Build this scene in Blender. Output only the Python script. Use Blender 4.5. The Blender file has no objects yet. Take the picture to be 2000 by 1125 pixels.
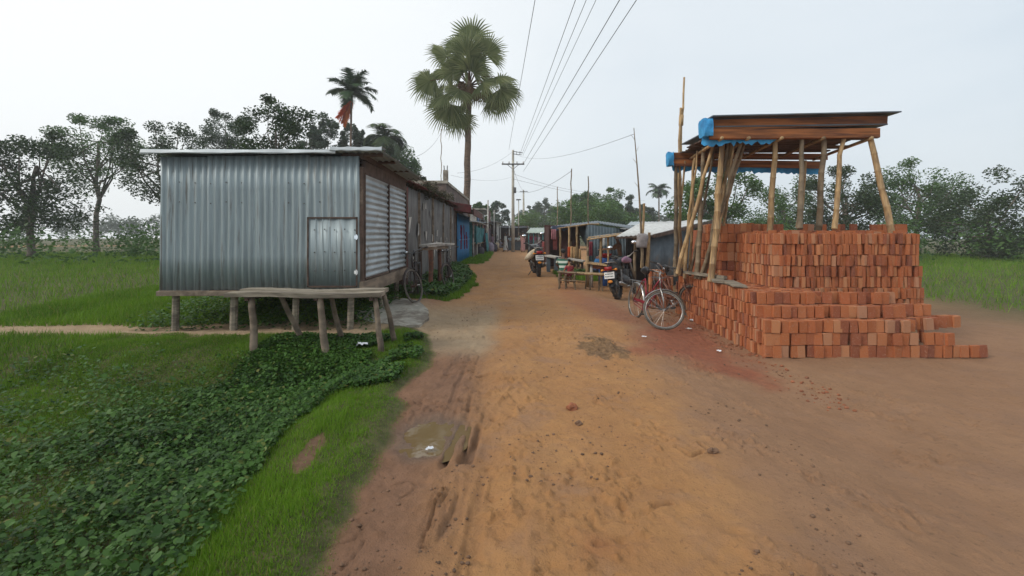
EXPOSURE = 0.40; SKY_STRENGTH = .1; SUN_ENERGY = 1.2; HAZE = .0012
import bpy, bmesh, math, random
import numpy as np
from mathutils import Vector, Matrix, Euler
R = math.radians
rnd = random.Random(7)
scene = bpy.context.scene
col = scene.collection
F, H0, CZ = 880.0, 458.0, 1.55          # focal length in px of a 2000 px wide frame, horizon row, eye height

def W(u, v, Y):                          # a point of the place from its bearing and its distance
    return Vector(((u-1000)/F*Y, Y, CZ-(v-H0)/F*Y))

def XU(u, Y):
    return (u-1000)/F*Y

def ZV(v, Y):
    return CZ-(v-H0)/F*Y

# ------------------------------------------------------------------ materials
def nt(name):
    m = bpy.data.materials.new(name); m.use_nodes = True
    t = m.node_tree; b = t.nodes['Principled BSDF']
    return m, t, b

def mixc(t, fac, a, b_, blend='MIX'):
    n = t.nodes.new('ShaderNodeMix'); n.data_type = 'RGBA'; n.blend_type = blend
    for s, val in ((0, fac), (6, a), (7, b_)):
        if hasattr(val, 'is_output'): t.links.new(val, n.inputs[s])
        elif s == 0: n.inputs[0].default_value = val
        else: n.inputs[s].default_value = (val[0], val[1], val[2], 1)
    return n.outputs[2]

def noise(t, scale, vec=None, detail=5, rough=.55, stretch=None, dist=0):
    n = t.nodes.new('ShaderNodeTexNoise'); n.inputs['Scale'].default_value = scale
    n.inputs['Detail'].default_value = detail; n.inputs['Roughness'].default_value = rough
    n.inputs['Distortion'].default_value = dist
    if vec is None:
        vec = t.nodes.new('ShaderNodeTexCoord').outputs['Object']
    if stretch:
        mp = t.nodes.new('ShaderNodeMapping'); mp.inputs['Scale'].default_value = stretch
        t.links.new(vec, mp.inputs['Vector']); vec = mp.outputs[0]
    t.links.new(vec, n.inputs['Vector'])
    return n.outputs['Fac']

def ramp(t, fac, a, b_):
    n = t.nodes.new('ShaderNodeMapRange'); n.interpolation_type = 'SMOOTHSTEP'
    n.inputs[1].default_value = a; n.inputs[2].default_value = b_
    t.links.new(fac, n.inputs[0]); return n.outputs[0]

def bump(t, b, h, strength, dist=.01):
    n = t.nodes.new('ShaderNodeBump'); n.inputs['Strength'].default_value = strength
    n.inputs['Distance'].default_value = dist
    t.links.new(h, n.inputs['Height']); t.links.new(n.outputs[0], b.inputs['Normal'])

def M(name, c, rough=.8, var=.3, scale=5, metal=0, c2=None, amt=.35, stretch=None, bs=60, bst=.4, bd=.004, obj_rand=0, s2=2.2):
    m, t, b = nt(name)
    dark = [x*(1-var) for x in c]; lite = [min(1, x*(1+var)) for x in c]
    o = mixc(t, ramp(t, noise(t, scale, stretch=stretch), .3, .7), dark, lite)
    if c2:
        o = mixc(t, ramp(t, noise(t, s2, stretch=stretch, detail=8, rough=.65), .72-amt*.6, .80-amt*.35), o, c2)
    if obj_rand:
        oi = t.nodes.new('ShaderNodeObjectInfo')
        hs = t.nodes.new('ShaderNodeHueSaturation')
        mr = t.nodes.new('ShaderNodeMapRange'); t.links.new(oi.outputs['Random'], mr.inputs[0])
        mr.inputs[3].default_value = 1-obj_rand; mr.inputs[4].default_value = 1+obj_rand
        t.links.new(mr.outputs[0], hs.inputs['Value']); t.links.new(o, hs.inputs['Color']); o = hs.outputs[0]
    t.links.new(o, b.inputs['Base Color'])
    b.inputs['Roughness'].default_value = rough; b.inputs['Metallic'].default_value = metal
    b.inputs['Specular IOR Level'].default_value = .35
    if bst: bump(t, b, noise(t, bs, stretch=stretch), bst, bd)
    return m

def island_rand(t):
    g = t.nodes.new('ShaderNodeNewGeometry'); return g.outputs['Random Per Island']

def LEAF(name, c, c2, trans=.25, rough=.55, big=.0, c3=None, a3=.9):
    m, t, b = nt(name)
    ir = island_rand(t); o = mixc(t, ir, c, c2)
    if c3: o = mixc(t, ramp(t, ir, a3, a3+.02), o, c3)
    if big:
        o = mixc(t, ramp(t, noise(t, big), .35, .65), o, mixc(t, .5, o, (c2[0]*1.3, c2[1]*1.3, c2[2]*1.2)))
    t.links.new(o, b.inputs['Base Color']); b.inputs['Roughness'].default_value = rough
    b.inputs['Specular IOR Level'].default_value = .3
    tr = t.nodes.new('ShaderNodeBsdfTranslucent'); t.links.new(o, tr.inputs['Color'])
    mx = t.nodes.new('ShaderNodeMixShader'); mx.inputs[0].default_value = trans
    out = t.nodes['Material Output']
    t.links.new(b.outputs[0], mx.inputs[1]); t.links.new(tr.outputs[0], mx.inputs[2])
    t.links.new(mx.outputs[0], out.inputs['Surface'])
    return m

MT = {
 'tin':      M('galvanised_tin', (.29,.345,.36), .48, .24, 2.2, .35, c2=(.17,.17,.16), amt=.36, stretch=(7,7,.35), bs=30, bst=.15),
 'tin_side': M('grey_tin', (.36,.40,.42), .5, .16, 3, .3, c2=(.17,.14,.12), amt=.25, bs=30, bst=.15),
 'tin_roof': M('pale_tin_roof', (.46,.50,.52), .5, .18, 2, .25, c2=(.25,.22,.2), amt=.25, bs=25, bst=.15),
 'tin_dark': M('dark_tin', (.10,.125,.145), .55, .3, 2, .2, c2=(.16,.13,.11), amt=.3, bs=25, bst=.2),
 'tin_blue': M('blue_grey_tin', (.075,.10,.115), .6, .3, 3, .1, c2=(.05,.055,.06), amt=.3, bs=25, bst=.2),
 'rust_tin': M('rusty_tin', (.10,.05,.04), .8, .4, 4, .1, c2=(.15,.03,.03), amt=.45, bs=40),
 'red_tin':  M('red_rust_tin', (.14,.035,.03), .75, .4, 3, .1, c2=(.07,.05,.045), amt=.45, bs=40),
 'old_wall': None,
 'wood':     M('weathered_wood', (.20,.155,.115), .85, .35, 8, c2=(.10,.075,.055), amt=.4, stretch=(1,.25,1), bs=50, bst=.6),
 'wood_dk':  M('dark_brown_wood', (.085,.055,.042), .85, .35, 8, c2=(.16,.12,.09), amt=.3, bs=50, bst=.5),
 'wood_grey':M('grey_bench_wood', (.25,.215,.165), .9, .35, 9, c2=(.11,.09,.07), amt=.4, stretch=(.2,1.5,3), bs=40, bst=.8),
 'wood_or':  M('orange_brown_plank', (.26,.095,.03), .7, .4, 5, c2=(.09,.035,.02), amt=.45, stretch=(.3,2,4), bs=40, bst=.5),
 'bamboo':   M('bamboo', (.34,.225,.11), .6, .3, 5, c2=(.20,.13,.075), amt=.4, stretch=(6,6,1), bs=30, bst=.3, obj_rand=.3),
 'bamboo_old':M('old_bamboo', (.20,.15,.095), .7, .35, 5, c2=(.10,.075,.05), amt=.4, bs=30, bst=.3, obj_rand=.25),
 'brick':    M('red_brick', (.34,.115,.052), .9, .4, 11, c2=(.15,.06,.042), amt=.42, bs=60, bst=.8, obj_rand=.55),
 'brick_old':M('old_brickwork', (.15,.11,.095), .9, .3, 6, c2=(.08,.07,.065), amt=.45, bs=50, bst=.6),
 'concrete': M('dirty_concrete', (.36,.335,.28), .9, .25, 4, c2=(.17,.14,.11), amt=.45, bs=60, bst=.5),
 'plaster':  M('pale_plaster', (.45,.42,.38), .9, .2, 4, c2=(.2,.18,.16), amt=.4, bs=50),
 'pole':     M('pole_concrete', (.40,.37,.31), .85, .2, 2, c2=(.24,.22,.19), amt=.3, bs=40),
 'iron':     M('grey_iron', (.13,.13,.13), .6, .3, 8, .4, bs=60, bst=.2),
 'black':    M('black_paint', (.012,.012,.014), .35, .3, 6, 0, bst=0),
 'rubber':   M('dusty_rubber', (.035,.032,.03), .9, .3, 14, c2=(.12,.09,.065), amt=.3, bst=.3),
 'tyre_pale':M('dusty_tyre', (.135,.12,.10), .9, .3, 12, c2=(.07,.06,.05), amt=.4, bst=.3),
 'chrome':   M('worn_chrome', (.34,.325,.31), .28, .15, 20, .9, c2=(.22,.13,.08), amt=.22, bst=0),
 'mirror':   M('mirror_glass', (.85,.88,.9), .06, .02, 3, 1.0, bst=0),
 'red_paint':M('faded_red_paint', (.22,.02,.035), .4, .25, 12, .1, c2=(.12,.05,.04), amt=.3, bst=0),
 'rust_paint':M('rusty_brown_paint', (.16,.065,.04), .55, .3, 12, .2, c2=(.08,.05,.04), amt=.35, bst=0),
 'dark_paint':M('dark_cycle_paint', (.045,.032,.03), .5, .3, 12, .2, c2=(.12,.07,.05), amt=.3, bst=0),
 'plate':    M('plate_white', (.72,.72,.70), .5, .08, 10, bst=0),
 'ink':      M('dark_ink', (.05,.07,.07), .6, .1, 10, bst=0),
 'red_lamp': M('red_lamp', (.28,.012,.012), .2, .1, 10, bst=0),
 'amber':    M('amber_lamp', (.70,.25,.03), .25, .1, 10, bst=0),
 'sack':     M('woven_sack', (.52,.42,.29), .85, .2, 9, c2=(.32,.24,.16), amt=.3, bs=160, bst=.5),
 'tarp':     M('blue_tarp', (.05,.31,.60), .65, .25, 4, c2=(.03,.2,.45), amt=.35, bs=18, bst=.5, bd=.02),
 'blue_gate':M('blue_gate_paint', (.012,.15,.34), .5, .25, 3, .1, c2=(.03,.08,.14), amt=.3, stretch=(2,2,.4), bst=.2),
 'red_mark': M('red_paint_mark', (.22,.025,.06), .6, .35, 8, bst=0),
 'teal':     M('teal_cloth', (.02,.15,.17), .8, .3, 4, c2=(.015,.09,.11), amt=.4, bs=30, bst=.3),
 'teal_lt':  M('teal_board', (.05,.22,.23), .7, .3, 4, c2=(.03,.12,.13), amt=.4, bst=.2),
 'barrel':   M('blue_plastic', (.018,.085,.30), .4, .15, 6, bst=.1),
 'red_plast':M('red_plastic', (.45,.02,.02), .35, .15, 6, bst=0),
 'white':    M('white_sheet', (.56,.56,.54), .7, .12, 6, c2=(.4,.38,.35), amt=.25, bst=.2),
 'paper':    M('crumpled_paper', (.72,.74,.78), .8, .1, 20, bst=.3),
 'cloth_grey':M('grey_bag_cloth', (.27,.25,.25), .85, .25, 8, bs=50, bst=.4),
 'skin':     M('brown_skin', (.34,.17,.09), .5, .12, 10, bst=0),
 'skin_dk':  M('dark_skin', (.13,.065,.04), .5, .12, 10, bst=0),
 'hair':     M('black_hair', (.009,.008,.008), .6, .3, 30, bst=.4),
 'eye':      M('dark_eye', (.02,.015,.012), .2, .1, 10, bst=0),
 'bark':     M('grey_bark', (.16,.135,.11), .95, .35, 7, c2=(.07,.06,.05), amt=.45, bs=30, bst=1, bd=.02),
 'palm_bark':M('palm_bark', (.17,.12,.085), .95, .3, 6, c2=(.085,.065,.05), amt=.4, stretch=(1,1,5), bs=25, bst=1, bd=.03),
 'wire':     M('grey_wire', (.10,.105,.11), .6, .1, 5, bst=0),
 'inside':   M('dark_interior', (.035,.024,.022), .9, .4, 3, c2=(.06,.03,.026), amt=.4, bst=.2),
 'rubble':   M('brick_rubble', (.27,.10,.05), .95, .3, 12, c2=(.16,.08,.05), amt=.4, bs=70, bst=.8),
 'clod':     M('earth_clod', (.17,.10,.062), .95, .3, 14, c2=(.10,.062,.04), amt=.4, bs=70, bst=.8),
}
def brick_mat():
    m, t, b = nt('fired_brick')
    oi = t.nodes.new('ShaderNodeObjectInfo')
    s = t.nodes.new('ShaderNodeMath'); s.operation = 'MULTIPLY_ADD'; s.inputs[1].default_value = 7.31
    t.links.new(oi.outputs['Random'], s.inputs[0]); t.links.new(island_rand(t), s.inputs[2])
    fr = t.nodes.new('ShaderNodeMath'); fr.operation = 'FRACT'; t.links.new(s.outputs[0], fr.inputs[0])
    cr = t.nodes.new('ShaderNodeValToRGB'); cr.color_ramp.interpolation = 'LINEAR'; e = cr.color_ramp.elements
    cs = ((0,(.20,.065,.036)),(.15,(.30,.088,.036)),(.45,(.40,.130,.045)),(.7,(.37,.108,.038)),(.88,(.46,.19,.08)),(1,(.38,.19,.11)))
    e[0].position, e[0].color = cs[0][0], (*cs[0][1],1); e[1].position, e[1].color = cs[-1][0], (*cs[-1][1],1)
    for p_, c_ in cs[1:-1]: k = e.new(p_); k.color = (*c_,1)
    t.links.new(fr.outputs[0], cr.inputs[0])
    o = mixc(t, ramp(t, noise(t, 45, detail=6, rough=.7), .52, .75), cr.outputs[0], (.40,.23,.15))
    o = mixc(t, ramp(t, noise(t, 28, detail=6, rough=.7), .62, .72), o, (.09,.045,.035))
    t.links.new(o, b.inputs['Base Color']); b.inputs['Roughness'].default_value = .92
    bump(t, b, noise(t, 70, detail=6), .7, .005); return m
MT['brick'] = brick_mat()
def cloth(name, c, var=.2):
    if name not in MT: MT[name] = M(name, c, .85, var, 7, bs=40, bst=.35)
    return MT[name]

def old_wall_mat():
    m, t, b = nt('weathered_grey_wall')
    o = mixc(t, ramp(t, noise(t, 3, stretch=(2,2,.25), detail=8, rough=.7), .3, .7), (.075,.07,.066), (.20,.19,.18))
    o = mixc(t, ramp(t, noise(t, 2.6, stretch=(1.6,2.4,.5), detail=9, rough=.75, dist=.6), .62, .70), o, (.42,.42,.41))
    o = mixc(t, ramp(t, noise(t, 5, stretch=(1,1.5,.2), detail=6), .6, .75), o, (.035,.03,.028))
    t.links.new(o, b.inputs['Base Color']); b.inputs['Roughness'].default_value = .85
    bump(t, b, noise(t, 40, detail=6), .4, .006); return m
MT['old_wall'] = old_wall_mat()

def stripes_mat(name, a, b_, freq):
    m, t, b = nt(name)
    w = t.nodes.new('ShaderNodeTexWave'); w.bands_direction = 'Z'; w.inputs['Scale'].default_value = freq
    w.inputs['Distortion'].default_value = .6
    t.links.new(t.nodes.new('ShaderNodeTexCoord').outputs['Object'], w.inputs['Vector'])
    o = mixc(t, ramp(t, w.outputs['Fac'], .45, .58), a, b_)
    t.links.new(o, b.inputs['Base Color']); b.inputs['Roughness'].default_value = .85; return m
MT['stripes'] = stripes_mat('green_white_stripes', (.015,.10,.06), (.55,.60,.52), 1.9)

LF = {
 'palm':  LEAF('fan_palm_leaf', (.15,.19,.075), (.31,.34,.17), .5, .42),
 'palm_dry': LEAF('dry_palm_leaf', (.10,.06,.03), (.20,.12,.06), .15, .8),
 'areca': LEAF('areca_leaf', (.02,.05,.018), (.05,.10,.03), .2, .4),
 'orange':LEAF('orange_dead_frond', (.55,.075,.012), (.75,.22,.02), .2, .7),
 'coco':  LEAF('coconut_leaf', (.035,.065,.022), (.085,.125,.04), .2, .45),
 'dark':  LEAF('dark_leaf', (.016,.036,.010), (.042,.078,.020), .2, .5),
 'mid':   LEAF('green_leaf', (.028,.07,.016), (.075,.15,.034), .25, .5, .5),
 'light': LEAF('light_green_leaf', (.05,.11,.025), (.12,.20,.05), .25, .5),
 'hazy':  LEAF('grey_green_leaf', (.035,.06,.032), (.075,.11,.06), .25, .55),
 'grass': LEAF('grass_blade', (.048,.125,.005), (.150,.275,.018), .3, .6, .9, (.26,.22,.07), .93),
 'weed':  LEAF('weed_leaf', (.012,.045,.008), (.06,.14,.018), .25, .5, 1.1, (.15,.15,.03), .95),
 'dry':   LEAF('dry_creeper', (.04,.045,.022), (.10,.085,.05), .2, .8),
}

# ------------------------------------------------------------------ mesh builder
class MB:
    def __init__(s): s.v = []; s.f = []
    def add(s, vs, fs):
        n = len(s.v); s.v += [tuple(p) for p in vs]; s.f += [tuple(i+n for i in f) for f in fs]; return s
    def box(s, c, d, rot=None, jit=0, r=None):
        hx, hy, hz = d[0]/2, d[1]/2, d[2]/2; q = r or rnd
        vs = [Vector((x*hx, y*hy, z*hz)) for x in (-1,1) for y in (-1,1) for z in (-1,1)]
        if jit: vs = [p+Vector((q.uniform(-jit,jit), q.uniform(-jit,jit), q.uniform(-jit,jit))) for p in vs]
        if rot is not None:
            m = rot if isinstance(rot, Matrix) else Euler(rot).to_matrix()
            vs = [m @ p for p in vs]
        c = Vector(c)
        return s.add([p+c for p in vs], [(0,1,3,2),(4,6,7,5),(0,4,5,1),(2,3,7,6),(0,2,6,4),(1,5,7,3)])
    def beam(s, a, b, w, h, up=(0,0,1), jit=0):
        a, b = Vector(a), Vector(b); d = b-a; L = d.length; y = d.normalized(); u = Vector(up)
        if abs(y.dot(u)) > .98: u = Vector((1,0,0))
        x = y.cross(u).normalized(); z = x.cross(y)
        return s.box((a+b)/2, (w, L, h), Matrix((x, y, z)).transposed(), jit)
    def tube(s, pts, rad, n=8, cap=True, closed=False):
        pts = [Vector(p) for p in pts]; k = len(pts)
        if not hasattr(rad, '__len__'): rad = [rad]*k
        rings = []; prev = None
        for i, p in enumerate(pts):
            if closed: d = pts[(i+1) % k]-pts[i-1]
            else: d = pts[min(i+1, k-1)]-pts[max(i-1, 0)]
            d = d.normalized() if d.length > 1e-9 else Vector((0,0,1))
            if prev is None:
                a = Vector((0,0,1)) if abs(d.z) < .9 else Vector((1,0,0))
                x = d.cross(a).normalized()
            else:
                x = (prev-d*prev.dot(d))
                x = x.normalized() if x.length > 1e-6 else d.orthogonal().normalized()
            prev = x; y = d.cross(x)
            r = rad[i]; rx, ry = r if hasattr(r, '__len__') else (r, r)
            rings.append([p+x*math.cos(2*math.pi*j/n)*rx+y*math.sin(2*math.pi*j/n)*ry for j in range(n)])
        vs = [q for r in rings for q in r]; fs = []
        for i in range(k if closed else k-1):
            a, b = i*n, ((i+1) % k)*n
            for j in range(n): fs.append((a+j, a+(j+1) % n, b+(j+1) % n, b+j))
        if cap and not closed:
            fs.append(tuple(range(n-1, -1, -1))); fs.append(tuple((k-1)*n+j for j in range(n)))
        return s.add(vs, fs)
    def lathe(s, prof, c, n=16, sx=1, sy=1):          # prof: (r, z)
        c = Vector(c); vs = []; fs = []; k = len(prof)
        for r, z in prof:
            for j in range(n): vs.append(c+Vector((r*sx*math.cos(2*math.pi*j/n), r*sy*math.sin(2*math.pi*j/n), z)))
        for i in range(k-1):
            for j in range(n): fs.append((i*n+j, i*n+(j+1) % n, (i+1)*n+(j+1) % n, (i+1)*n+j))
        fs.append(tuple(range(n-1, -1, -1))); fs.append(tuple((k-1)*n+j for j in range(n)))
        return s.add(vs, fs)
    def ball(s, c, r, n=12, m=8, jit=0, q=None):
        rx, ry, rz = r if hasattr(r, '__len__') else (r, r, r); c = Vector(c); q = q or rnd
        vs = [c+Vector((0,0,-rz))]; fs = []
        for i in range(1, m):
            t = math.pi*i/m-math.pi/2
            for j in range(n):
                a = 2*math.pi*j/n; k = 1+q.uniform(-jit, jit)
                vs.append(c+Vector((rx*math.cos(t)*math.cos(a)*k, ry*math.cos(t)*math.sin(a)*k, rz*math.sin(t)*k)))
        vs.append(c+Vector((0,0,rz))); L = len(vs)-1
        for j in range(n):
            fs.append((0, 1+(j+1) % n, 1+j)); fs.append((L, L-n+j, L-n+(j+1) % n))
        for i in range(m-2):
            for j in range(n):
                a = 1+i*n; fs.append((a+j, a+(j+1) % n, a+n+(j+1) % n, a+n+j))
        return s.add(vs, fs)
    def corr(s, o, u, v, w, h, pitch=.09, amp=.012, thick=.004, n=6, wob=0, hv=None):
        # corrugated sheet: waves across u (unit), flat along v (unit); two-sided with thickness
        o, u, v = Vector(o), Vector(u).normalized(), Vector(v).normalized(); nn = u.cross(v)
        k = max(2, int(w/pitch*n)); q = random.Random(int(w*1000)+int(h*777))
        ph = 0; top = []; 
        steps = max(1, min(5, int(h/.6)+1))
        vs = []; fs = []
        bend = [[q.uniform(-wob, wob) for _ in range(steps+1)] for _ in range(int(w/.8)+3)]
        for layer in (0, 1):
            for i in range(k+1):
                x = w*i/k; a = amp*math.sin(2*math.pi*x/pitch)
                bi = x/.8; b0 = int(bi); bf = bi-b0
                for j in range(steps+1):
                    hh = hv(x) if hv else h
                    bb = bend[b0][j]*(1-bf)+bend[b0+1][j]*bf
                    vs.append(o+u*x+v*(hh*j/steps)+nn*(a+bb-layer*thick))
        m = steps+1; N = (k+1)*m
        for i in range(k):
            for j in range(steps):
                a = i*m+j; fs.append((a, a+m, a+m+1, a+1)); a += N; fs.append((a, a+1, a+m+1, a+m))
        for i in range(k):
            a = i*m; fs.append((a, a+N, a+m+N, a+m)); a = i*m+steps; fs.append((a, a+m, a+m+N, a+N))
        return s.add(vs, fs)
    def build(s, name, mat, parent=None, smooth=False, local=False):
        me = bpy.data.meshes.new(name)
        base = Vector((0,0,0))
        if parent is not None and not local:
            base = parent.location.copy()
            if parent.parent is not None: base += parent.parent.location
        elif parent is None and not local and s.v:
            xs = [p[0] for p in s.v]; ys = [p[1] for p in s.v]; zs = [p[2] for p in s.v]
            base = Vector(((min(xs)+max(xs))/2, (min(ys)+max(ys))/2, min(zs)))
        me.from_pydata([(p[0]-base.x, p[1]-base.y, p[2]-base.z) for p in s.v], [], s.f)
        if mat: me.materials.append(mat)
        if smooth:
            me.polygons.foreach_set('use_smooth', [True]*len(me.polygons))
        me.update()
        o = bpy.data.objects.new(name, me); col.objects.link(o)
        if parent is not None: o.parent = parent
        else: o.location = base
        return o

def tag(o, label=None, cat=None, group=None, kind=None):
    if label: o['label'] = label
    if cat: o['category'] = cat
    if group: o['group'] = group
    if kind: o['kind'] = kind
    return o

def thing(name, label, cat, loc=(0,0,0), rz=0, group=None):
    o = bpy.data.objects.new(name, None); col.objects.link(o); o.empty_display_size = .2
    o.location = loc; o.rotation_euler = (0,0,rz)
    return tag(o, label, cat, group)

def structure(o): o['kind'] = 'structure'; return o

def copy_tree(o, parent=None):
    c = o.copy(); col.objects.link(c); c.parent = parent
    for ch in [x for x in col.objects if x.parent == o]: copy_tree(ch, c)
    return c

def np_mesh(name, V, T, mat, parent=None, smooth=False, k=3):
    me = bpy.data.meshes.new(name)
    V = np.asarray(V, dtype=np.float32); T = np.asarray(T, dtype=np.int32)
    base = parent.location if parent is not None else Vector((0,0,0))
    V = V-np.array(base, dtype=np.float32)
    me.vertices.add(len(V)); me.vertices.foreach_set('co', V.ravel())
    me.loops.add(T.size); me.loops.foreach_set('vertex_index', T.ravel())
    me.polygons.add(len(T)); me.polygons.foreach_set('loop_start', np.arange(0, T.size, k, dtype=np.int32))
    if smooth: me.polygons.foreach_set('use_smooth', np.ones(len(T), dtype=bool))
    me.materials.append(mat); me.update(calc_edges=True); me.validate()
    o = bpy.data.objects.new(name, me); col.objects.link(o)
    if parent is not None: o.parent = parent
    return o

# ------------------------------------------------------------------ numpy noise
def vnoise(x, y, seed=0):
    xi = np.floor(x).astype(np.int64); yi = np.floor(y).astype(np.int64); xf = x-xi; yf = y-yi
    def h(a, b):
        n = (a*374761393+b*668265263+seed*974711) & 0xffffffff
        n = ((n ^ (n >> 13))*1274126177) & 0xffffffff
        return ((n ^ (n >> 16)) & 0xffff)/65535.0
    u = xf*xf*(3-2*xf); w = yf*yf*(3-2*yf)
    return (h(xi, yi)*(1-u)+h(xi+1, yi)*u)*(1-w)+(h(xi, yi+1)*(1-u)+h(xi+1, yi+1)*u)*w
def fbm(x, y, seed=0, o=4):
    s = 0; a = .5
    for i in range(o): s = s+a*vnoise(x*2**i, y*2**i, seed+i); a *= .5
    return s-.47
def sstep(a, b, x):
    t = np.clip((x-a)/(b-a), 0, 1); return t*t*(3-2*t)
def polydist(x, y, P):                   # signed distance, positive inside
    d = np.full(np.shape(x), 1e9); ins = np.zeros(np.shape(x), bool)
    n = len(P)
    for i in range(n):
        ax, ay = P[i]; bx, by = P[(i+1) % n]
        ex, ey = bx-ax, by-ay; t = np.clip(((x-ax)*ex+(y-ay)*ey)/(ex*ex+ey*ey+1e-12), 0, 1)
        d = np.minimum(d, np.hypot(x-ax-t*ex, y-ay-t*ey))
        c = ((ay > y) != (by > y)) & (x < (bx-ax)*(y-ay)/((by-ay) if by != ay else 1e-9)+ax)
        ins ^= c
    return np.where(ins, d, -d)
def G(u, v, z=0.):
    Y = (CZ-z)*F/(v-H0); return (XU(u, Y), Y)
# ------------------------------------------------------------------ camera, light, sky
cam = bpy.data.cameras.new('camera'); cam.sensor_width = 36; cam.lens = 36*F/2000
cam.shift_y = (H0-562.5)/2000; cam.clip_end = 3000; cam.clip_start = .05
co = bpy.data.objects.new('camera', cam); co.location = (0,0,CZ); co.rotation_euler = (R(90),0,0)
col.objects.link(co); scene.camera = co
scene.view_settings.view_transform = 'Standard'; scene.view_settings.look = 'None'
scene.view_settings.exposure = EXPOSURE; scene.view_settings.gamma = 1

SUN_EL, SUN_AZ = R(38), R(-115)          # azimuth from +Y, towards -X and a little behind the eye
w = bpy.data.worlds.new('World'); scene.world = w; w.use_nodes = True
t = w.node_tree; bg = t.nodes['Background']
sky = t.nodes.new('ShaderNodeTexSky'); sky.sky_type = 'NISHITA'; sky.sun_disc = False
sky.sun_elevation = SUN_EL; sky.sun_rotation = SUN_AZ; sky.air_density = 1.0; sky.dust_density = 6; sky.ozone_density = 1.5
# a high overcast sheet in front of the blue: pale, a little brighter towards the sun
tc = t.nodes.new('ShaderNodeTexCoord')
cl = noise(t, 1.6, tc.outputs['Generated'], 4, .5, (1,1,2.5))
veil = mixc(t, ramp(t, cl, .3, .7), (5.6,6.35,6.95), (6.7,7.25,7.65))
sd = Vector((math.sin(SUN_AZ)*math.cos(SUN_EL), math.cos(SUN_AZ)*math.cos(SUN_EL), math.sin(SUN_EL)))
dp = t.nodes.new('ShaderNodeVectorMath'); dp.operation = 'DOT_PRODUCT'
t.links.new(tc.outputs['Generated'], dp.inputs[0]); dp.inputs[1].default_value = (-.62,.55,.56)
veil = mixc(t, ramp(t, dp.outputs['Value'], .35, 1.05), veil, (8.8,9.0,9.0))
skyc = mixc(t, .86, sky.outputs[0], veil)
t.links.new(skyc, bg.inputs['Color']); bg.inputs['Strength'].default_value = SKY_STRENGTH
sl = bpy.data.lights.new('sun', 'SUN'); sl.energy = SUN_ENERGY; sl.angle = R(18); sl.color = (1,.94,.85)
so = bpy.data.objects.new('sun', sl); so.rotation_euler = (-sd).to_track_quat('-Z', 'Y').to_euler(); so.location = (0,0,40)
col.objects.link(so)

# ------------------------------------------------------------------ ground
GRASS_EDGE = [G(*p) for p in ((600,1180),(622,1125),(652,1040),(700,962),(745,900),(768,850),(791,800),(776,772),(800,745),(836,715),(845,680),(838,655),(800,646),(740,640),(690,630))]
GRASS_A = GRASS_EDGE+[(-2.6,7.0),(-9,7.0),(-14,6),(-14,.3),(-2,.3)]
GRASS_B = [(-1.98,9.6),(-1.55,9.9),(-1.22,11.1),(-1.12,13.6),(-1.25,15.6),(-1.45,17),(-2.3,19),(-2.7,20),(-3,14),(-2.9,9.8)]
GRASS_C = [(-1.7,21.5),(-1.45,25),(-1.4,30),(-1.6,36),(-2.6,36),(-2.8,25),(-2.6,20.5)]
GRASS_D = [(-30,5.5),(-4.5,7.4),(-2.7,7.6),(-2.6,10),(-2.7,60),(-60,60),(-60,5)]
GRASS_E = [(1.7,15.5),(2.6,15),(3.4,15.8),(3.6,18),(2.2,19.5),(1.6,17.5)]
DITCH = [(-1.1,.4),(-1.42,2.6),(-1.66,3.8),(-1.56,4.7),(-1.5,5.5),(-2.4,6.0),(-8,6),(-8,.4)]
PUDDLE = [G(*p) for p in ((792,868),(800,842),(818,826),(850,819),(884,823),(893,838),(880,860),(862,874),(838,880),(815,886))]
def jn(x, y, s, a, f): return fbm(x*f, y*f, s, 4)*a
def base_height(x, y):
    z = .035*np.exp(-((x-.7)/1.5)**2)
    z = z-.13*sstep(1.75, 3.0, x+.25*fbm(x*.6, y*.6, 3))*(1-sstep(12, 18, y))
    z = z+.15*sstep(-.95, -2.0, x)*sstep(6.6, 8.6, y)*(1-.5*sstep(20, 30, y))
    z = z+.04*sstep(-1.0, -2.2, x)*sstep(5.2, 6.6, y)
    d = polydist(x, y, DITCH)
    z = z-.26*sstep(-.1, .75, d)
    return z
RUTS = []                                # (polyline, width, depth)
def rut(px, wd, dp): RUTS.append(([G(*p) for p in px], wd, dp))
rut([(866,960),(852,985),(846,1010),(831,1045),(824,1078)], .006, .034)
rut([(884,712),(922,709)], .014, .03); rut([(882,720),(926,716)], .014, .035); rut([(874,732),(926,728)], .018, .04)
rut([(935,738),(955,733)], .02, .03); rut([(668,1112),(690,1088),(712,1055)], .005, .012)
rut([(640,1072),(690,1056),(706,1035),(700,1015)], .005, .012); rut([(765,950),(800,940),(815,950),(800,965),(785,972)], .006, .012)
rut([(1320,880),(1350,898),(1372,888)], .012, .03); rut([(1366,872),(1384,884),(1398,888)], .012, .035)
rut([(1165,1072),(1190,1068)], .012, .02); rut([(1270,992),(1310,988)], .012, .02)
rut([(905,640),(960,560),(990,510)], .16, .02); rut([(1090,760),(1060,660),(1035,560),(1010,505)], .2, .02)
rut([(930,1125),(955,900),(945,760),(930,680)], .12, .018)
TRACKS = [([G(*p) for p in ((868,826),(945,826),(950,880),(930,900),(858,920),(850,900))], .055, 0.06), ([G(*p) for p in ((852,950),(900,965),(890,1020),(835,1090),(812,1090),(830,1010))], .05, 0.06),
          ([G(*p) for p in ((860,690),(940,690),(960,820),(930,840),(850,830))], .016, .02), ([G(*p) for p in ((890,930),(970,930),(960,1200),(850,1200))], .014, .04)]
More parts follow.
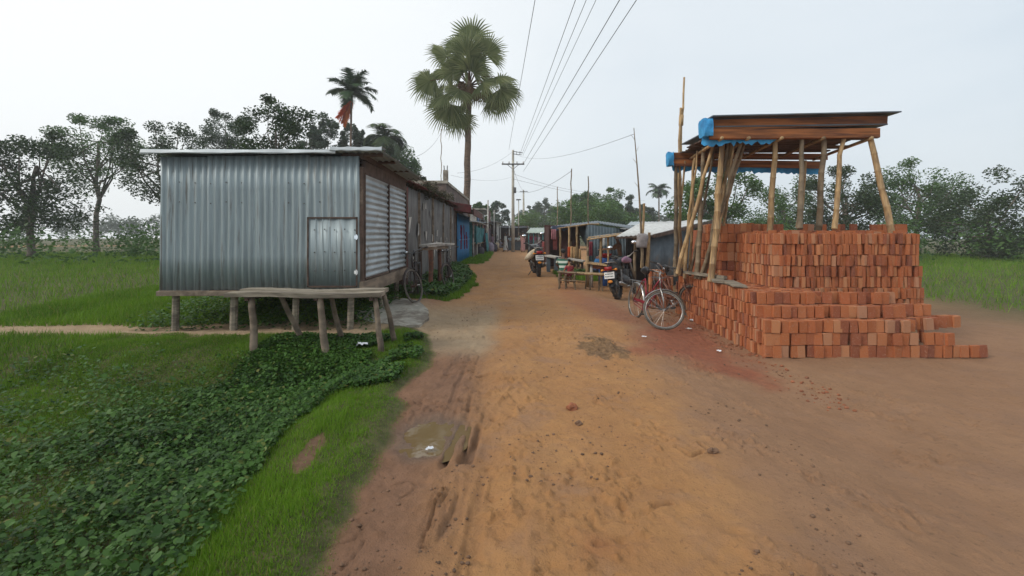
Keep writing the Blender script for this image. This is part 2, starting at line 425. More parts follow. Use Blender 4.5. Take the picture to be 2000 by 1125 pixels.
def tracks(x, y):
    z = 0*x
    for P, dep, sl in TRACKS:
        mk = sstep(-.03, .09, polydist(x, y, P)+.06*fbm(x*9, y*4, 66, 3))
        s = x-sl*y+.02*fbm(x*3, y*4, 67, 3)
        z = z-mk*dep*(sstep(.0, .13, fbm(s*17, y*1.3, 68, 3))-.30*sstep(-.02, -.2, fbm(s*17, y*1.3, 68, 3)))
    return z
PRINTS = [(rnd.uniform(-.6, 2.6), 2.05+7*rnd.random()**1.6, rnd.uniform(.06,.13), rnd.uniform(0, 6.28), rnd.uniform(.004,.013)) for _ in range(90)]
def height(x, y, fine=True):
    x = np.asarray(x, float); y = np.asarray(y, float)
    z = base_height(x, y)
    z = z+fbm(x*.55, y*.4, 11)*.07+fbm(x*2.2, y*1.5, 21)*.035
    road = sstep(-2.6, -1.0, x)*(1-sstep(3.6, 5, x))
    if fine:
        gr = polydist(x, y, GRASS_A)
        dirt = 1-sstep(-.02, .1, gr)
        n = fbm(x*9, y*6, 31, 4)
        z = z+dirt*(n*.02+.026*np.maximum(0, fbm(x*6, y*4.5, 41, 5)-.10)+.05*np.maximum(0, fbm(x*14, y*11, 43, 4)-.16))
        mud = sstep(.1, -.5, x-(.02*y-.35))*sstep(8, 5, y)*dirt      # churned left verge
        z = z+mud*(fbm(x*14, y*8, 51, 4)*.028)
        z = z+dirt*sstep(.04, .16, fbm(x*2.3, y*1.5, 45, 4))*(np.maximum(0, fbm(x*22, y*15, 46, 4)-.07)*.13-np.maximum(0, fbm(x*13, y*11, 47, 5)-.10)*.11)*road
        z = z+tracks(x, y)
        for px, py, s, a, d in PRINTS:
            dx, dy = x-px, y-py
            e = ((dx*math.cos(a)+dy*math.sin(a))/s)**2+((-dx*math.sin(a)+dy*math.cos(a))/(s*.55))**2
            z = z-d*np.exp(-e*1.2)*dirt+.4*d*np.exp(-((np.sqrt(e)-1.5)/.35)**2)*dirt
        for P, wd, dp in RUTS:
            d = np.full(x.shape, 9.)
            for (ax, ay), (bx, by) in zip(P[:-1], P[1:]):
                ex, ey = bx-ax, by-ay; tt = np.clip(((x-ax)*ex+(y-ay)*ey)/(ex*ex+ey*ey), 0, 1)
                d = np.minimum(d, np.hypot(x-ax-tt*ex, y-ay-tt*ey))
            d = np.abs(d+(wd*.9+.008)*fbm(x*15, y*12, 61, 4))
            vary = np.clip(.35+1.9*(fbm(x*9, y*5, 62, 3)+.28), .1, 1.35)
            z = z-dp*vary*np.exp(-(d/wd)**2)+.5*dp*vary*np.exp(-((d-2.2*wd)/(wd*1.0))**2)
        # edge of the sandy hump towards the lower right strip
        pd = polydist(x, y, PUDDLE)
        pd = pd+.10*fbm(x*8, y*7, 63, 3); k_ = sstep(-.22, .10, pd)
        z = np.where(pd > -.3, z*(1-k_)+(-.034+.06*fbm(x*11, y*8, 64, 3))*k_, z)
        cx, cy = G(1180, 683); e = np.hypot((x-cx)/.26, (y-cy)/.62)
        z = z+.035*np.exp(-e**2)*(1+4*fbm(x*15, y*9, 71, 4))
        z = z+sstep(-.05, .12, gr)*(.045*np.exp(-(gr-.18)**2/.02)+fbm(x*7, y*7, 81)*.03)
    return z
def hz(x, y): return float(height(np.array([x]), np.array([y]), False)[0])
def GP(u, v, z=None):                    # where the ray through (u, v) meets the ground
    Y = CZ*F/(v-H0)
    for _ in range(12): Y = (CZ-hz(XU(u, Y), Y))*F/(v-H0)
    return Vector((XU(u, Y), Y, hz(XU(u, Y), Y)))

xs = np.concatenate([-np.geomspace(5.5, 165, 36)[::-1], np.arange(-5.4, -1.7, .03), np.arange(-1.7, 2.5, .0125), np.arange(2.5, 5.6, .024), np.geomspace(5.7, 165, 36)])
ys = list(np.arange(-9, 1.7, .15))
while ys[-1] < 195: ys.append(ys[-1]+max(.0105, (ys[-1]-2.0)*.0062, (ys[-1]-12)*.03))
ys = np.array(ys)
GX, GY = np.meshgrid(xs, ys)
GZ = height(GX, GY)
far = sstep(20, 60, np.hypot(GX, GY)); GZ = GZ*(1-far)
nx, ny = len(xs), len(ys)
idx = np.arange(nx*ny).reshape(ny, nx)
T = np.stack([idx[:-1,:-1], idx[:-1,1:], idx[1:,1:], idx[1:,:-1]], -1).reshape(-1, 4)
def zone(P, wob, f, s, soft=.06):
    return sstep(-soft, soft, polydist(GX, GY, P)+wob*fbm(GX*f, GY*f, s, 4))
gA = zone(GRASS_A, .16, 3.2, 101, .05); gB = zone(GRASS_B, .4, 2, 102, .1); gC = zone(GRASS_C, .5, 1.4, 103, .2)
gD = zone(GRASS_D, .4, 1.4, 104, .2); gE = zone(GRASS_E, .6, 1.2, 105, .2)
PATH = [(-9,6.75),(-3.4,6.65),(-2.2,6.55),(-1.9,7.3),(-9,7.5)]
pth = zone(PATH, .2, 2, 106, .08)
BARE = [G(*p) for p in ((578,895),(602,862),(632,846),(640,862),(616,888),(592,925),(572,940))]
bare = zone(BARE, .1, 6, 107, .04)
grass_m = np.maximum.reduce([gA, gB, gC, gD, gE])*(1-pth)*(1-.85*bare)
farveg = sstep(55, 70, GY)+sstep(8, 12, GX+1.5*fbm(GX*.5, GY*.5, 170))*sstep(6.5, 9, GY+1.5*fbm(GX*.6, GY*.6, 171)); grass_m = np.clip(np.maximum(grass_m, farveg), 0, 1)
RED1 = [G(*p) for p in ((1235,690),(1250,640),(1330,612),(1425,652),(1470,690),(1500,735),(1425,722),(1330,690))]
RED2 = [G(*p) for p in ((1075,575),(1100,556),(1150,575),(1240,605),(1260,640),(1190,628),(1120,600))]
RED3 = [G(*p) for p in ((822,600),(850,583),(905,556),(940,530),(930,556),(880,590),(845,612))]
RED4 = [(1.15,1.7),(1.5,1.9),(1.55,2.3),(1.25,2.5),(.95,2.2)]
red = np.maximum.reduce([.9*zone(RED1, .8, 2.4, 111, .35), .5*zone(RED2, .6, 1.6, 112, .4), .38*zone(RED3, .3, 2, 113, .25)])
red = np.maximum(red, .55*sstep(.25, -.25, np.hypot((GX-.47)/1, (GY-2.22)/.6)-.05+.35*fbm(GX*5, GY*5, 114)))
wet = sstep(.25, -.35, GX-(.035*GY-.42)+.35*fbm(GX*1.7, GY*1.1, 121))*sstep(7.2, 5.4, GY+.8*fbm(GX, GY, 122))
lowr = sstep(1.3, 1.9, GX-(GY-4.5)*.10*(GY < 8)+.35*fbm(GX*1.4, GY*.9, 123))*sstep(15, 9, GY)
sand = sstep(-.05, -.5, GX+.3*fbm(GX*2, GY*1.5, 124))*sstep(5.4, 6.4, GY)*sstep(11, 7.8, GY)
sand = np.maximum(sand, pth*.9)
cx, cy = G(1180, 683)
dung = sstep(1.05, .7, np.hypot((GX-cx)/.30, (GY-cy)/.62)+2.2*fbm(GX*7, GY*5, 131))
pw = sstep(-.22, .02, polydist(GX, GY, PUDDLE)+.05*fbm(GX*6, GY*6, 132))
rut_shade = np.zeros_like(GX)  # painted shade: darkens ruts and tyre grooves in the ground colour
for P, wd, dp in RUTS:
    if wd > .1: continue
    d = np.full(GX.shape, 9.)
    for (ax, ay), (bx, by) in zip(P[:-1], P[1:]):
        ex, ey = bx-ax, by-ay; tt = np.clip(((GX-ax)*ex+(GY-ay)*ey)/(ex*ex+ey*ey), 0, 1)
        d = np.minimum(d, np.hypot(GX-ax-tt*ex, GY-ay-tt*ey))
    rut_shade = np.maximum(rut_shade, np.exp(-((d+wd*fbm(GX*15, GY*12, 61, 4))/(wd*.9))**2)*np.clip(.3+2*(fbm(GX*9, GY*5, 62, 3)+.2), 0, 1))
rut_shade = np.maximum(rut_shade, np.clip(-tracks(GX, GY)/.06, 0, 1))
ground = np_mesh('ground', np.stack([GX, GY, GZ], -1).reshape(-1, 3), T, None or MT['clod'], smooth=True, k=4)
for nm, r_, g_, b_ in (('zone_a', grass_m, red, wet), ('zone_b', sand, np.clip(dung, 0, 1), lowr), ('zone_c', pw, rut_shade, bare)):
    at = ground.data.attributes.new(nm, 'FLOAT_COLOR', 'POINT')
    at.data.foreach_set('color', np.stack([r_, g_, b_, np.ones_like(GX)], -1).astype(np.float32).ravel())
structure(ground)
def ground_mat():
    m, t, b = nt('earth_road')
    ch = {}
    for nm in ('zone_a', 'zone_b', 'zone_c'):
        a = t.nodes.new('ShaderNodeAttribute'); a.attribute_name = nm
        s = t.nodes.new('ShaderNodeSeparateColor'); t.links.new(a.outputs['Color'], s.inputs[0])
        ch[nm] = s.outputs
    n1 = ramp(t, noise(t, .9, detail=6, rough=.6), .3, .7)
    n2 = ramp(t, noise(t, 7, detail=7, rough=.65), .3, .72)
    n3 = ramp(t, noise(t, 26, detail=6, rough=.72), .55, .70)
    o = mixc(t, n1, (.360,.178,.068), (.430,.228,.092))
    o = mixc(t, ramp(t, noise(t, 2.1, detail=6, rough=.6, dist=.4), .5, .68), o, (.33,.185,.10))
    k = t.nodes.new('ShaderNodeMath'); k.operation = 'MULTIPLY'; k.inputs[1].default_value = .45
    t.links.new(n2, k.inputs[0]); o = mixc(t, k.outputs[0], o, (.30,.15,.070))
    def layer(o, f, c, c2, sc, amt=1.):
        f2 = t.nodes.new('ShaderNodeMath'); f2.operation = 'MULTIPLY'; f2.inputs[1].default_value = amt
        t.links.new(f, f2.inputs[0])
        return mixc(t, f2.outputs[0], o, mixc(t, ramp(t, noise(t, sc, detail=6, rough=.65), .32, .68), c, c2))
    o = layer(o, ch['zone_b'][2], (.235,.135,.082), (.285,.165,.10), 3, .75)
    o = layer(o, ch['zone_a'][2], (.165,.088,.054), (.220,.120,.075), 4, .9)
    o = layer(o, ch['zone_b'][0], (.30,.235,.155), (.38,.30,.20), 5, .75)
    o = layer(o, ch['zone_a'][1], (.21,.055,.030), (.30,.085,.042), 9, .85)
    o = layer(o, ch['zone_c'][0], (.125,.08,.055), (.17,.115,.075), 9, .85)
    o = layer(o, ch['zone_b'][1], (.05,.033,.018), (.22,.14,.075), 20, .75)
    o = layer(o, ch['zone_c'][1], (.10,.062,.042), (.14,.09,.062), 22, .5)  # groove shade mixed into the earth colour
    o = layer(o, ch['zone_a'][0], (.055,.062,.018), (.11,.10,.042), 9)
    o = layer(o, ch['zone_c'][2], (.12,.065,.04), (.19,.11,.07), 18, .8)
    k3 = t.nodes.new('ShaderNodeMath'); k3.operation = 'MULTIPLY'; k3.inputs[1].default_value = .55
    t.links.new(n3, k3.inputs[0]); o = mixc(t, k3.outputs[0], o, (.12,.07,.042))
    pale = ramp(t, noise(t, 55, detail=4, rough=.7), .68, .76)
    k4 = t.nodes.new('ShaderNodeMath'); k4.operation = 'MULTIPLY'; k4.inputs[1].default_value = .35
    t.links.new(pale, k4.inputs[0]); o = mixc(t, k4.outputs[0], o, (.42,.31,.2))
    t.links.new(o, b.inputs['Base Color'])
    rr = t.nodes.new('ShaderNodeMapRange'); t.links.new(ch['zone_c'][0], rr.inputs[0]); rr.inputs[3].default_value = .92; rr.inputs[4].default_value = .42
    t.links.new(rr.outputs[0], b.inputs['Roughness']); b.inputs['Specular IOR Level'].default_value = .3
    ad = t.nodes.new('ShaderNodeMath'); ad.operation = 'MULTIPLY_ADD'; ad.inputs[1].default_value = .5
    t.links.new(noise(t, 90, detail=5, rough=.7), ad.inputs[0]); t.links.new(noise(t, 22, detail=7, rough=.68), ad.inputs[2])
    bump(t, b, ad.outputs[0], .8, .026)
    return m
ground.data.materials.clear(); ground.data.materials.append(ground_mat())

m, tt_, b_ = nt('muddy_water'); b_.inputs['Base Color'].default_value = (.155,.105,.05,1); b_.inputs['Roughness'].default_value = .04
b_.inputs['Specular IOR Level'].default_value = .5
bump(tt_, b_, noise(tt_, 16, detail=3), .08, .01)
pb = MB(); pb.add([(p[0], p[1], -.022) for p in [(lambda c: (c[0]+(q[0]-c[0])*1.5, c[1]+(q[1]-c[1])*1.5))((-.72,3.55)) for q in PUDDLE]], [tuple(range(len(PUDDLE)))])
structure(pb.build('puddle', m))

# concrete apron before the shed
ap = [GP(*p) for p in ((838,612),(836,626),(818,640),(790,642),(756,639),(722,634),(696,626),(700,612),(738,604),(742,590),(790,588),(822,594))]
q = random.Random(3); pts = []
for i, p in enumerate(ap):
    n_ = ap[(i+1) % len(ap)]
    for k in range(6):
        e = p.lerp(n_, k/6); pts.append((e.x+q.uniform(-.018,.018), e.y+q.uniform(-.03,.03)))
c0 = (sum(p[0] for p in pts)/len(pts), sum(p[1] for p in pts)/len(pts))
s_ = MB(); vs = []; L = len(pts)
for k in (1, .75, .45): vs += [(c0[0]+(p[0]-c0[0])*k, c0[1]+(p[1]-c0[1])*k) for p in pts]
vz = [(x, y, float(base_height(np.array([x]), np.array([y]))[0])+.045) for x, y in vs]
s_.add(vz+[(x, y, z-.12) for x, y, z in vz[:L]]+[(c0[0], c0[1], vz[-1][2])],
       [(a*L+i, a*L+(i+1) % L, (a+1)*L+(i+1) % L, (a+1)*L+i) for a in (0, 1) for i in range(L)]
       +[(2*L+i, 2*L+(i+1) % L, 4*L) for i in range(L)]+[(3*L+i, 3*L+(i+1) % L, (i+1) % L, i) for i in range(L)])
structure(s_.build('concrete_apron', MT['concrete']))

# ------------------------------------------------------------------ grass and weeds
rg = np.random.default_rng(5)
def blades(x, y, h, wd, bend=.5):
    n = len(x); z = height(x, y)-.004
    a = rg.uniform(0, 2*np.pi, n); d = rg.uniform(.1, bend, n); tw = rg.uniform(0, np.pi, n)
    tip = np.stack([x+np.cos(a)*d*h, y+np.sin(a)*d*h, z+h*np.sqrt(np.maximum(.2, 1-d*d))], -1)
    ox, oy = np.cos(tw)*wd/2, np.sin(tw)*wd/2
    return np.stack([np.stack([x-ox, y-oy, z], -1), np.stack([x+ox, y+oy, z], -1), tip], 1).reshape(-1, 3)
def leaves_flat(x, y, h, s):
    n = len(x); z = height(x, y)+h
    a = rg.uniform(0, 2*np.pi, n); tilt = rg.uniform(-.7, .7, n); ct = np.cos(tilt)
    d = np.stack([np.cos(a)*ct, np.sin(a)*ct, np.sin(tilt)], -1)*s[:, None]
    sd_ = np.stack([-np.sin(a), np.cos(a), rg.uniform(-.5, .5, n)], -1)*(s*.42)[:, None]
    c = np.stack([x, y, z], -1)
    up_ = np.array([0, 0, 1.])*(s*.10)[:, None]
    return np.stack([c-d*.5, c-d*.18+sd_*.95+up_, c+d*.22+sd_*.8+up_, c+d*.62, c+d*.22-sd_*.8+up_, c-d*.18-sd_*.95+up_], 1).reshape(-1, 3)
def sample(n, x0, x1, y0, y1, ypow=1.):
    x = rg.uniform(x0, x1, n); y = y0+(y1-y0)*rg.random(n)**ypow; return x, y
def inmask(x, y, P, wob, f, s): return polydist(x, y, P)+wob*fbm(x*f, y*f, s, 4)
BL = []
x, y = sample(520000, -6.0, -.75, 1.3, 7.0, 1.25)
d = inmask(x, y, GRASS_A, .16, 3.2, 101)
keep = (d > -.03) & (polydist(x, y, PATH)+.2*fbm(x*2, y*2, 106, 4) < .05) & (rg.random(len(x)) < np.where(polydist(x, y, BARE)+.1*fbm(x*6, y*6, 107) > 0, .12, 1))
dd = polydist(x, y, DITCH)
keep &= rg.random(len(x)) < (1-np.where(x > -3.0, .68, .35)*sstep(.15, .6, dd))
keep &= rg.random(len(x)) < (.25+.75*sstep(-.02, .22, d))*np.clip(.15+1.9*(fbm(x*4, y*4, 140)+.42), 0, 1)
x, y, d = x[keep], y[keep], d[keep]
h = (.018+.055*sstep(-.02, .35, d)*rg.random(len(x))**1.3)*(.45+1.5*np.clip(fbm(x*3.3, y*3.3, 141)+.42, 0, 1.3)**1.4)
BL.append(blades(x, y, h, .0042+.0011*y/3, .8))
for P, wob, f, s, bx, n, hh in ((GRASS_B, .4, 2, 102, (-3,-1,9.4,20), 90000, .10), (GRASS_C, .5, 1.4, 103, (-2.9,-1.2,20,36), 26000, .16), (GRASS_E, .6, 1.2, 105, (1.5,3.7,14.8,19.6), 16000, .16), (GRASS_D, .4, 1.4, 104, (-9,-2.3,7.2,12), 60000, .14), (GRASS_D, .4, 1.4, 104, (-45,-5,6.5,34), 120000, .24)):
    x, y = sample(n, *bx); k = inmask(x, y, P, wob, f, s) > 0; x, y = x[k], y[k]
    BL.append(blades(x, y, hh*(.35+.9*rg.random(len(x))), .008+.0007*y, .7))
x, y = sample(110000, -15, -5.8, 1.0, 6.8); k = (inmask(x, y, GRASS_A, .16, 3.2, 101) > 0) & (polydist(x, y, PATH) < 0); x, y = x[k], y[k]
BL.append(blades(x, y, .05+.07*rg.random(len(x)), .010))
x, y = sample(70000, 7.5, 45, 7, 34); k = (x+1.5*fbm(x*.5, y*.5, 170) > 10.5) & (y > 8); x, y = x[k], y[k]
BL.append(blades(x, y, .26*(.35+.9*rg.random(len(x))), .008+.0007*y, .7))
gv = np.concatenate(BL)
tag(np_mesh('grass', gv, np.arange(len(gv)).reshape(-1, 3), LF['grass']), 'short bright green grass covering the roadside bank', 'grass', kind='stuff')
LV = []
x, y = sample(150000, -6.5, -1.2, 1.3, 6.7, 1.1)
dd = polydist(x, y, DITCH)+.35*fbm(x*1.8, y*1.8, 150)
k = (dd > .18) & (rg.random(len(x)) < sstep(.05, .4, dd)*np.clip(-.1+2.2*(fbm(x*2.3, y*2.3, 151)+.4)+.5*(x > -2.9), .06, 1)) & (polydist(x, y, BARE) < .03)
x, y = x[k], y[k]
k = rg.random(len(x)) < np.clip(1.15-(-2.6-x)*.55, .12, .85); x, y = x[k], y[k]
LV.append(leaves_flat(x, y, rg.random(len(x))*.17*(.2+1.5*np.clip(fbm(x*2.6, y*2.6, 152)+.45, 0, 1)), (.010+.028*rg.random(len(x))**2)*(.55+1.4*np.clip(fbm(x*1.6, y*1.6, 156)+.5, 0, 1))))
x, y = sample(52000, -3.4, -.9, 4.6, 6.6); k = (inmask(x, y, GRASS_A, .16, 3.2, 101) > .1) & (fbm(x*3, y*3, 153)+.35*(-1.45-x) > .02) & (polydist(x, y, PATH) < 0); x, y = x[k], y[k]
LV.append(leaves_flat(x, y, .02+rg.random(len(x))*.06, .02+.022*rg.random(len(x))))
x, y = sample(30000, -3, -1.2, 9.6, 19.5); k = (inmask(x, y, GRASS_B, .4, 2, 102) > .12) & (x < -1.35); x, y = x[k], y[k]
LV.append(leaves_flat(x, y, rg.random(len(x))*.34*np.clip(fbm(x*1.3, y*1.3, 154)+.55, .1, 1), .04+.05*rg.random(len(x))))
x, y = sample(14000, -6, -2.25, 7.0, 9.6); k = rg.random(len(x)) < np.clip(.9*(fbm(x*2, y*2, 155)+.5), 0, 1); x, y = x[k], y[k]
LV.append(leaves_flat(x, y, rg.random(len(x))*.22, .03+.035*rg.random(len(x))))
x, y = sample(70000, -3.0, -1.3, 3.0, 6.7); dd = polydist(x, y, DITCH)+.25*fbm(x*1.8, y*1.8, 157); k = (dd > .22) & (polydist(x, y, BARE) < 0); x, y = x[k], y[k]
LV.append(leaves_flat(x, y, rg.random(len(x))*.12*(.3+1.2*np.clip(fbm(x*3, y*3, 158)+.45, 0, 1)), .010+.026*rg.random(len(x))**1.5))
# taller broad leaved stalks standing here and there among the weeds
sx, sy = sample(260, -6, -1.9, 1.7, 6.6); k = polydist(sx, sy, DITCH) > .35; sx, sy = sx[k], sy[k]
rep = 14; X_ = np.repeat(sx, rep)+rg.normal(0, .05, len(sx)*rep); Y_ = np.repeat(sy, rep)+rg.normal(0, .05, len(sx)*rep)
LV.append(leaves_flat(X_, Y_, .05+rg.random(len(X_))*np.repeat(rg.uniform(.12, .36, len(sx)), rep), .02+.032*rg.random(len(X_))))
lv = np.concatenate(LV)
tag(np_mesh('ground_cover', lv, np.arange(len(lv)).reshape(-1, 6), LF['weed'], k=6), 'dark leafy weeds filling the ditch beside the road', 'weeds', kind='stuff')

# loose earth clods and crumbs on the road: nobody could count them
cb = MB(); q = random.Random(12)
for _ in range(2600):
    y_ = 2.0+8*q.random()**1.7; x_ = q.uniform(-1.2, 1.05+.33*y_)
    if polydist(np.array([x_]), np.array([y_]), GRASS_A)[0] > -.02 or polydist(np.array([x_]), np.array([y_]), PUDDLE)[0] > -.02: continue
    if vnoise(np.array([x_*1.6]), np.array([y_*1.3]), 160)[0] < .48: continue
    s_ = .003+.012*q.random()**3.5
    z_ = float(height(np.array([x_]), np.array([y_]))[0])
    cb.ball((x_, y_, z_+s_*.2), (s_, s_*q.uniform(.6,1.1), s_*.6), 6, 4, .3, q)
tag(cb.build('earth_clods', MT['clod'], smooth=True), 'loose crumbs of earth scattered over the dirt road', 'earth crumbs', kind='stuff')
def lump(name, label, cat, u, v, r, mat, flat=.6, group=None, seed=1):
    p = GP(u, v); z_ = float(height(np.array([p.x]), np.array([p.y]))[0]); m_ = MB()
    m_.ball((p.x, p.y, z_+r*flat*.45), (r, r*.8, r*flat), 9, 6, .28, random.Random(seed))
    return tag(m_.build(name, mat), label, cat, group)
lump('brick_chunk', 'broken orange brick lump lying in the middle of the dirt road', 'brick chunk', 1117, 800, .048, MT['rubble'], .75, seed=4)
lump('stone', 'dark clod just nearer than the broken brick lump on the road', 'clod', 1130, 828, .03, MT['clod'], .7, seed=6)
lump('brick_chunk', 'flat dark brick scrap at the right end of the long rut', 'brick chunk', 1392, 885, .04, MT['clod'], .6, seed=9)
def scrap(u, v, s, label, mat, seed, name='paper_scrap', cat='litter', up=.02):
    p = GP(u, v); q = random.Random(seed); n = 5; m_ = MB()
    zz = float(height(np.array([p.x]), np.array([p.y]))[0])+up
    vs = [(p.x+(i/n-.5)*s+q.uniform(-.15,.15)*s, p.y+(j/n-.5)*s*.7+q.uniform(-.1,.1)*s, zz+q.uniform(0,.3)*s) for j in range(n+1) for i in range(n+1)]
    fs = [(j*(n+1)+i, j*(n+1)+i+1, (j+1)*(n+1)+i+1, (j+1)*(n+1)+i) for j in range(n) for i in range(n)]
    return tag(m_.add(vs, fs).build(name, mat), label, cat)
scrap(707, 681, .13, 'crumpled white paper lying in the weeds below the wooden bench', MT['paper'], 2, up=.05)
scrap(839, 876, .05, 'small white scrap at the near rim of the muddy puddle', MT['paper'], 3)
scrap(1258, 640+20, .06, 'pale scrap on the ground left of the nearest bicycle wheel', MT['paper'], 4)
scrap(1352, 628, .10, 'torn pale plastic strip at the foot of the brick stack', MT['paper'], 5, 'plastic_scrap')
scrap(1345, 645, .09, 'pale plastic strip on red brick dust right of the bicycles', MT['white'], 6, 'plastic_scrap')
scrap(1405, 688, .06, 'tiny white scrap on red dust below the near brick stack', MT['paper'], 7)
scrap(905, 549, .09, 'white scrap at the edge of the grass by the blue gate', MT['paper'], 8)
# ================================================================== left side of the road
# ---- tin shed on posts
SX, SY0, SY1, SL = -2.3, 6.84, 9.68, -5.35
shed = thing('tin_shed', 'galvanised tin kiosk raised on short posts with ribbed shutters and a low side door', 'shed', (-3.6, 8.2, .1))
b = MB(); sw = (SX-SL)/4
for k in range(4): b.corr((SL+sw*k-.03*(k > 0), SY0-.007*(k % 2)-.002*k, .70+.012*(k % 3)), (1,0,.004*(k-1.5)), (.004*(1.5-k),0,1), sw+.03*(k > 0), 2.03, .105, .015, wob=.012)
b.build('front_wall', MT['tin'], shed, True)
b = MB(); b.corr((SL, SY1, .70), (0,-1,0), (0,0,1), SY1-SY0-.02, 1.96, .105, .011); b.corr((SX-.03, SY1, .70), (-1,0,0), (0,0,1), SX-SL-.06, 1.96, .105, .011)
b.build('rear_wall', MT['tin_side'], shed, True)
b = MB()
b.box((SX+.0, SY0+.03, 1.6), (.085,.085,1.95), jit=.004); b.box((SX, SY1-.02, 1.6), (.08,.08,1.95)); b.box((SX-.02, 8.27, 1.5), (.05,.05,1.5))
b.beam((SX+.012, SY0+.08, 2.585), (SX+.012, SY1-.07, 2.60), .05, .19, jit=.006); b.beam((SX+.016, SY0+.0, 2.74), (SX+.016, SY1+.05, 2.73), .045, .09)
b.build('timber_frame', MT['wood_dk'], shed)
b = MB(); b.beam((SX+.03, SY0-.04, .745), (SX+.03, SY1+.02, .74), .06, .20, jit=.012); b.beam((SL, SY0-.03, .665), (SX-.0, SY0-.03, .665), .07, .07, jit=.008)
b.build('base_beam', MT['wood'], shed)
b = MB().box(((SX+SL)/2, (SY0+SY1)/2, .655), (SX-SL-.1, SY1-SY0-.1, .05)); b.build('floor', MT['wood_dk'], shed)
for (ya, yb, nm) in ((SY0+.09, 8.245, 0), (8.285, SY1-.08, 1)):
    s_ = MB().corr((SX+.03, ya, .875), (0,0,1), (0,-1,0), 1.61, -(yb-ya), .098, .013, wob=.003).build('shutter', MT['tin_side'], shed, True)
    f_ = MB()
    for z_ in (.868, 2.487): f_.beam((SX+.035, ya, z_), (SX+.035, yb, z_), .035, .03)
    for y_ in (ya-.012, yb+.012): f_.beam((SX+.035, y_, .88), (SX+.035, y_, 2.48), .03, .035)
    f_.build('shutter_frame', MT['wood_dk'], s_)
dx0, dx1, dz0, dz1 = XU(605, SY0), XU(697, SY0), .775, 1.79
d_ = MB().corr((dx0, SY0-.03, dz0), (1,0,0), (0,0,1), dx1-dx0, dz1-dz0, .21, .005, wob=.004).build('door', MT['tin'], shed, True)
f_ = MB()
for z_ in (dz0-.012, dz1+.012): f_.beam((dx0-.02, SY0-.028, z_), (dx1+.02, SY0-.028, z_), .03, .024)
for x_ in (dx0-.012, dx1+.012): f_.beam((x_, SY0-.028, dz0-.02), (x_, SY0-.028, dz1+.02), .03, .022)
f_.build('door_frame', MT['wood_dk'], d_)
for z_ in (.98, 1.51):
    MB().box((dx1+.005, SY0-.05, z_), (.055,.012,.05)).tube([(dx1+.012, SY0-.056, z_-.04), (dx1+.012, SY0-.056, z_+.04)], .01, 6).build('hinge', MT['mirror'] if z_ > 1 else MT['plate'], d_)
for zr in (1.0, 1.28, 1.62):
    for k in range(5): MB().ball((dx0+.09+k*.105*1.45, SY0-.045, zr+.01*(k % 2)), (.011,.008,.011), 6, 4).build('rivet', MT['iron'], d_)
for zr in (2.02, 2.32):
    for k in range(12): MB().ball((SX-.14-k*.236, SY0-.018, zr+.012*(k % 3)), (.011,.008,.011), 6, 4).build('rivet', MT['iron'], shed)
rf = MB().corr((SL-.15, SY0-.13, 2.80), (1,0,0), (0,1,-.02), -1.93-SL+.15, SY1-SY0+.27, .105, .013, wob=.006)
rf = rf.build('roof', MT['tin'], shed, True)
e_ = MB()
for x0, x1, dz, dy in ((SL-.17, -2.62, -.012, 0), (-2.7, -1.93, .022, -.015)):
    vs = []; n_ = 9
    for i in range(n_+1):
        x_ = x0+(x1-x0)*i/n_
        for j, (yy, zz) in enumerate(((.24, .03), (.03, .032), (-.0, .022), (-.012, -.02), (-.004, -.034))):
            vs.append((x_, SY0-.15+yy+dy, 2.80+zz+dz+.006*math.sin(i*2.1+j)))
    e_.add(vs, [(i*5+j, (i+1)*5+j, (i+1)*5+j+1, i*5+j+1) for i in range(n_) for j in range(4)])
e_.build('edge_flashing', MT['tin_roof'], rf)
for y_ in (SY0+.05, 7.6, 8.6, SY1): MB().beam((SX-.3, y_, 2.765), (-1.97, y_, 2.765), .05, .05).build('rafter', MT['wood_dk'], shed)
for x_, y_, r_ in ((-2.5, 6.95, .05), (-3.35, 6.95, .05), (-4.3, 6.95, .055), (-2.45, 9.5, .05), (-2.42, 8.3, .04), (-3.9, 9.5, .05), (-5.2, 6.95, .05)):
    MB().tube([(x_, y_, hz(x_, y_)-.1), (x_+.02, y_, .64)], [r_*1.05, r_], 8).build('post', MT['wood_grey'], shed)

# ---- wooden bench in front
bn = thing('wooden_bench', 'rough grey plank bench on splayed legs in front of the raised tin kiosk', 'bench', (-2.6, 6.05, 0))
bx1 = -1.70
for i, (dy, x0, zz) in enumerate(((5.93, -3.72, .0), (6.17, -3.66, .012))):
    m_ = MB(); n_ = 14; vs = []; q = random.Random(i+5)
    for k in range(n_+1):
        x_ = x0+(bx1-.02*i-x0)*k/n_; z_ = .765+zz+.012*math.sin(k*.5+i)
        for (a, c) in ((-.115, -.03), (.115, -.032), (.118, .022), (-.113, .026)): vs.append((x_, dy+a+q.uniform(-.007,.007), z_+c+q.uniform(-.004,.004)))
    fs = [(k*4+j, k*4+(j+1) % 4, k*4+4+(j+1) % 4, k*4+4+j) for k in range(n_) for j in range(4)]+[(0,3,2,1), (n_*4, n_*4+1, n_*4+2, n_*4+3)]
    m_.add(vs, fs).build('seat_plank', MT['wood_grey'], bn)
for x_ in (-3.45, -2.55, -1.83): MB().beam((x_, 5.84, .715), (x_, 6.27, .715), .045, .05).build('cross_batten', MT['wood_dk'], bn)
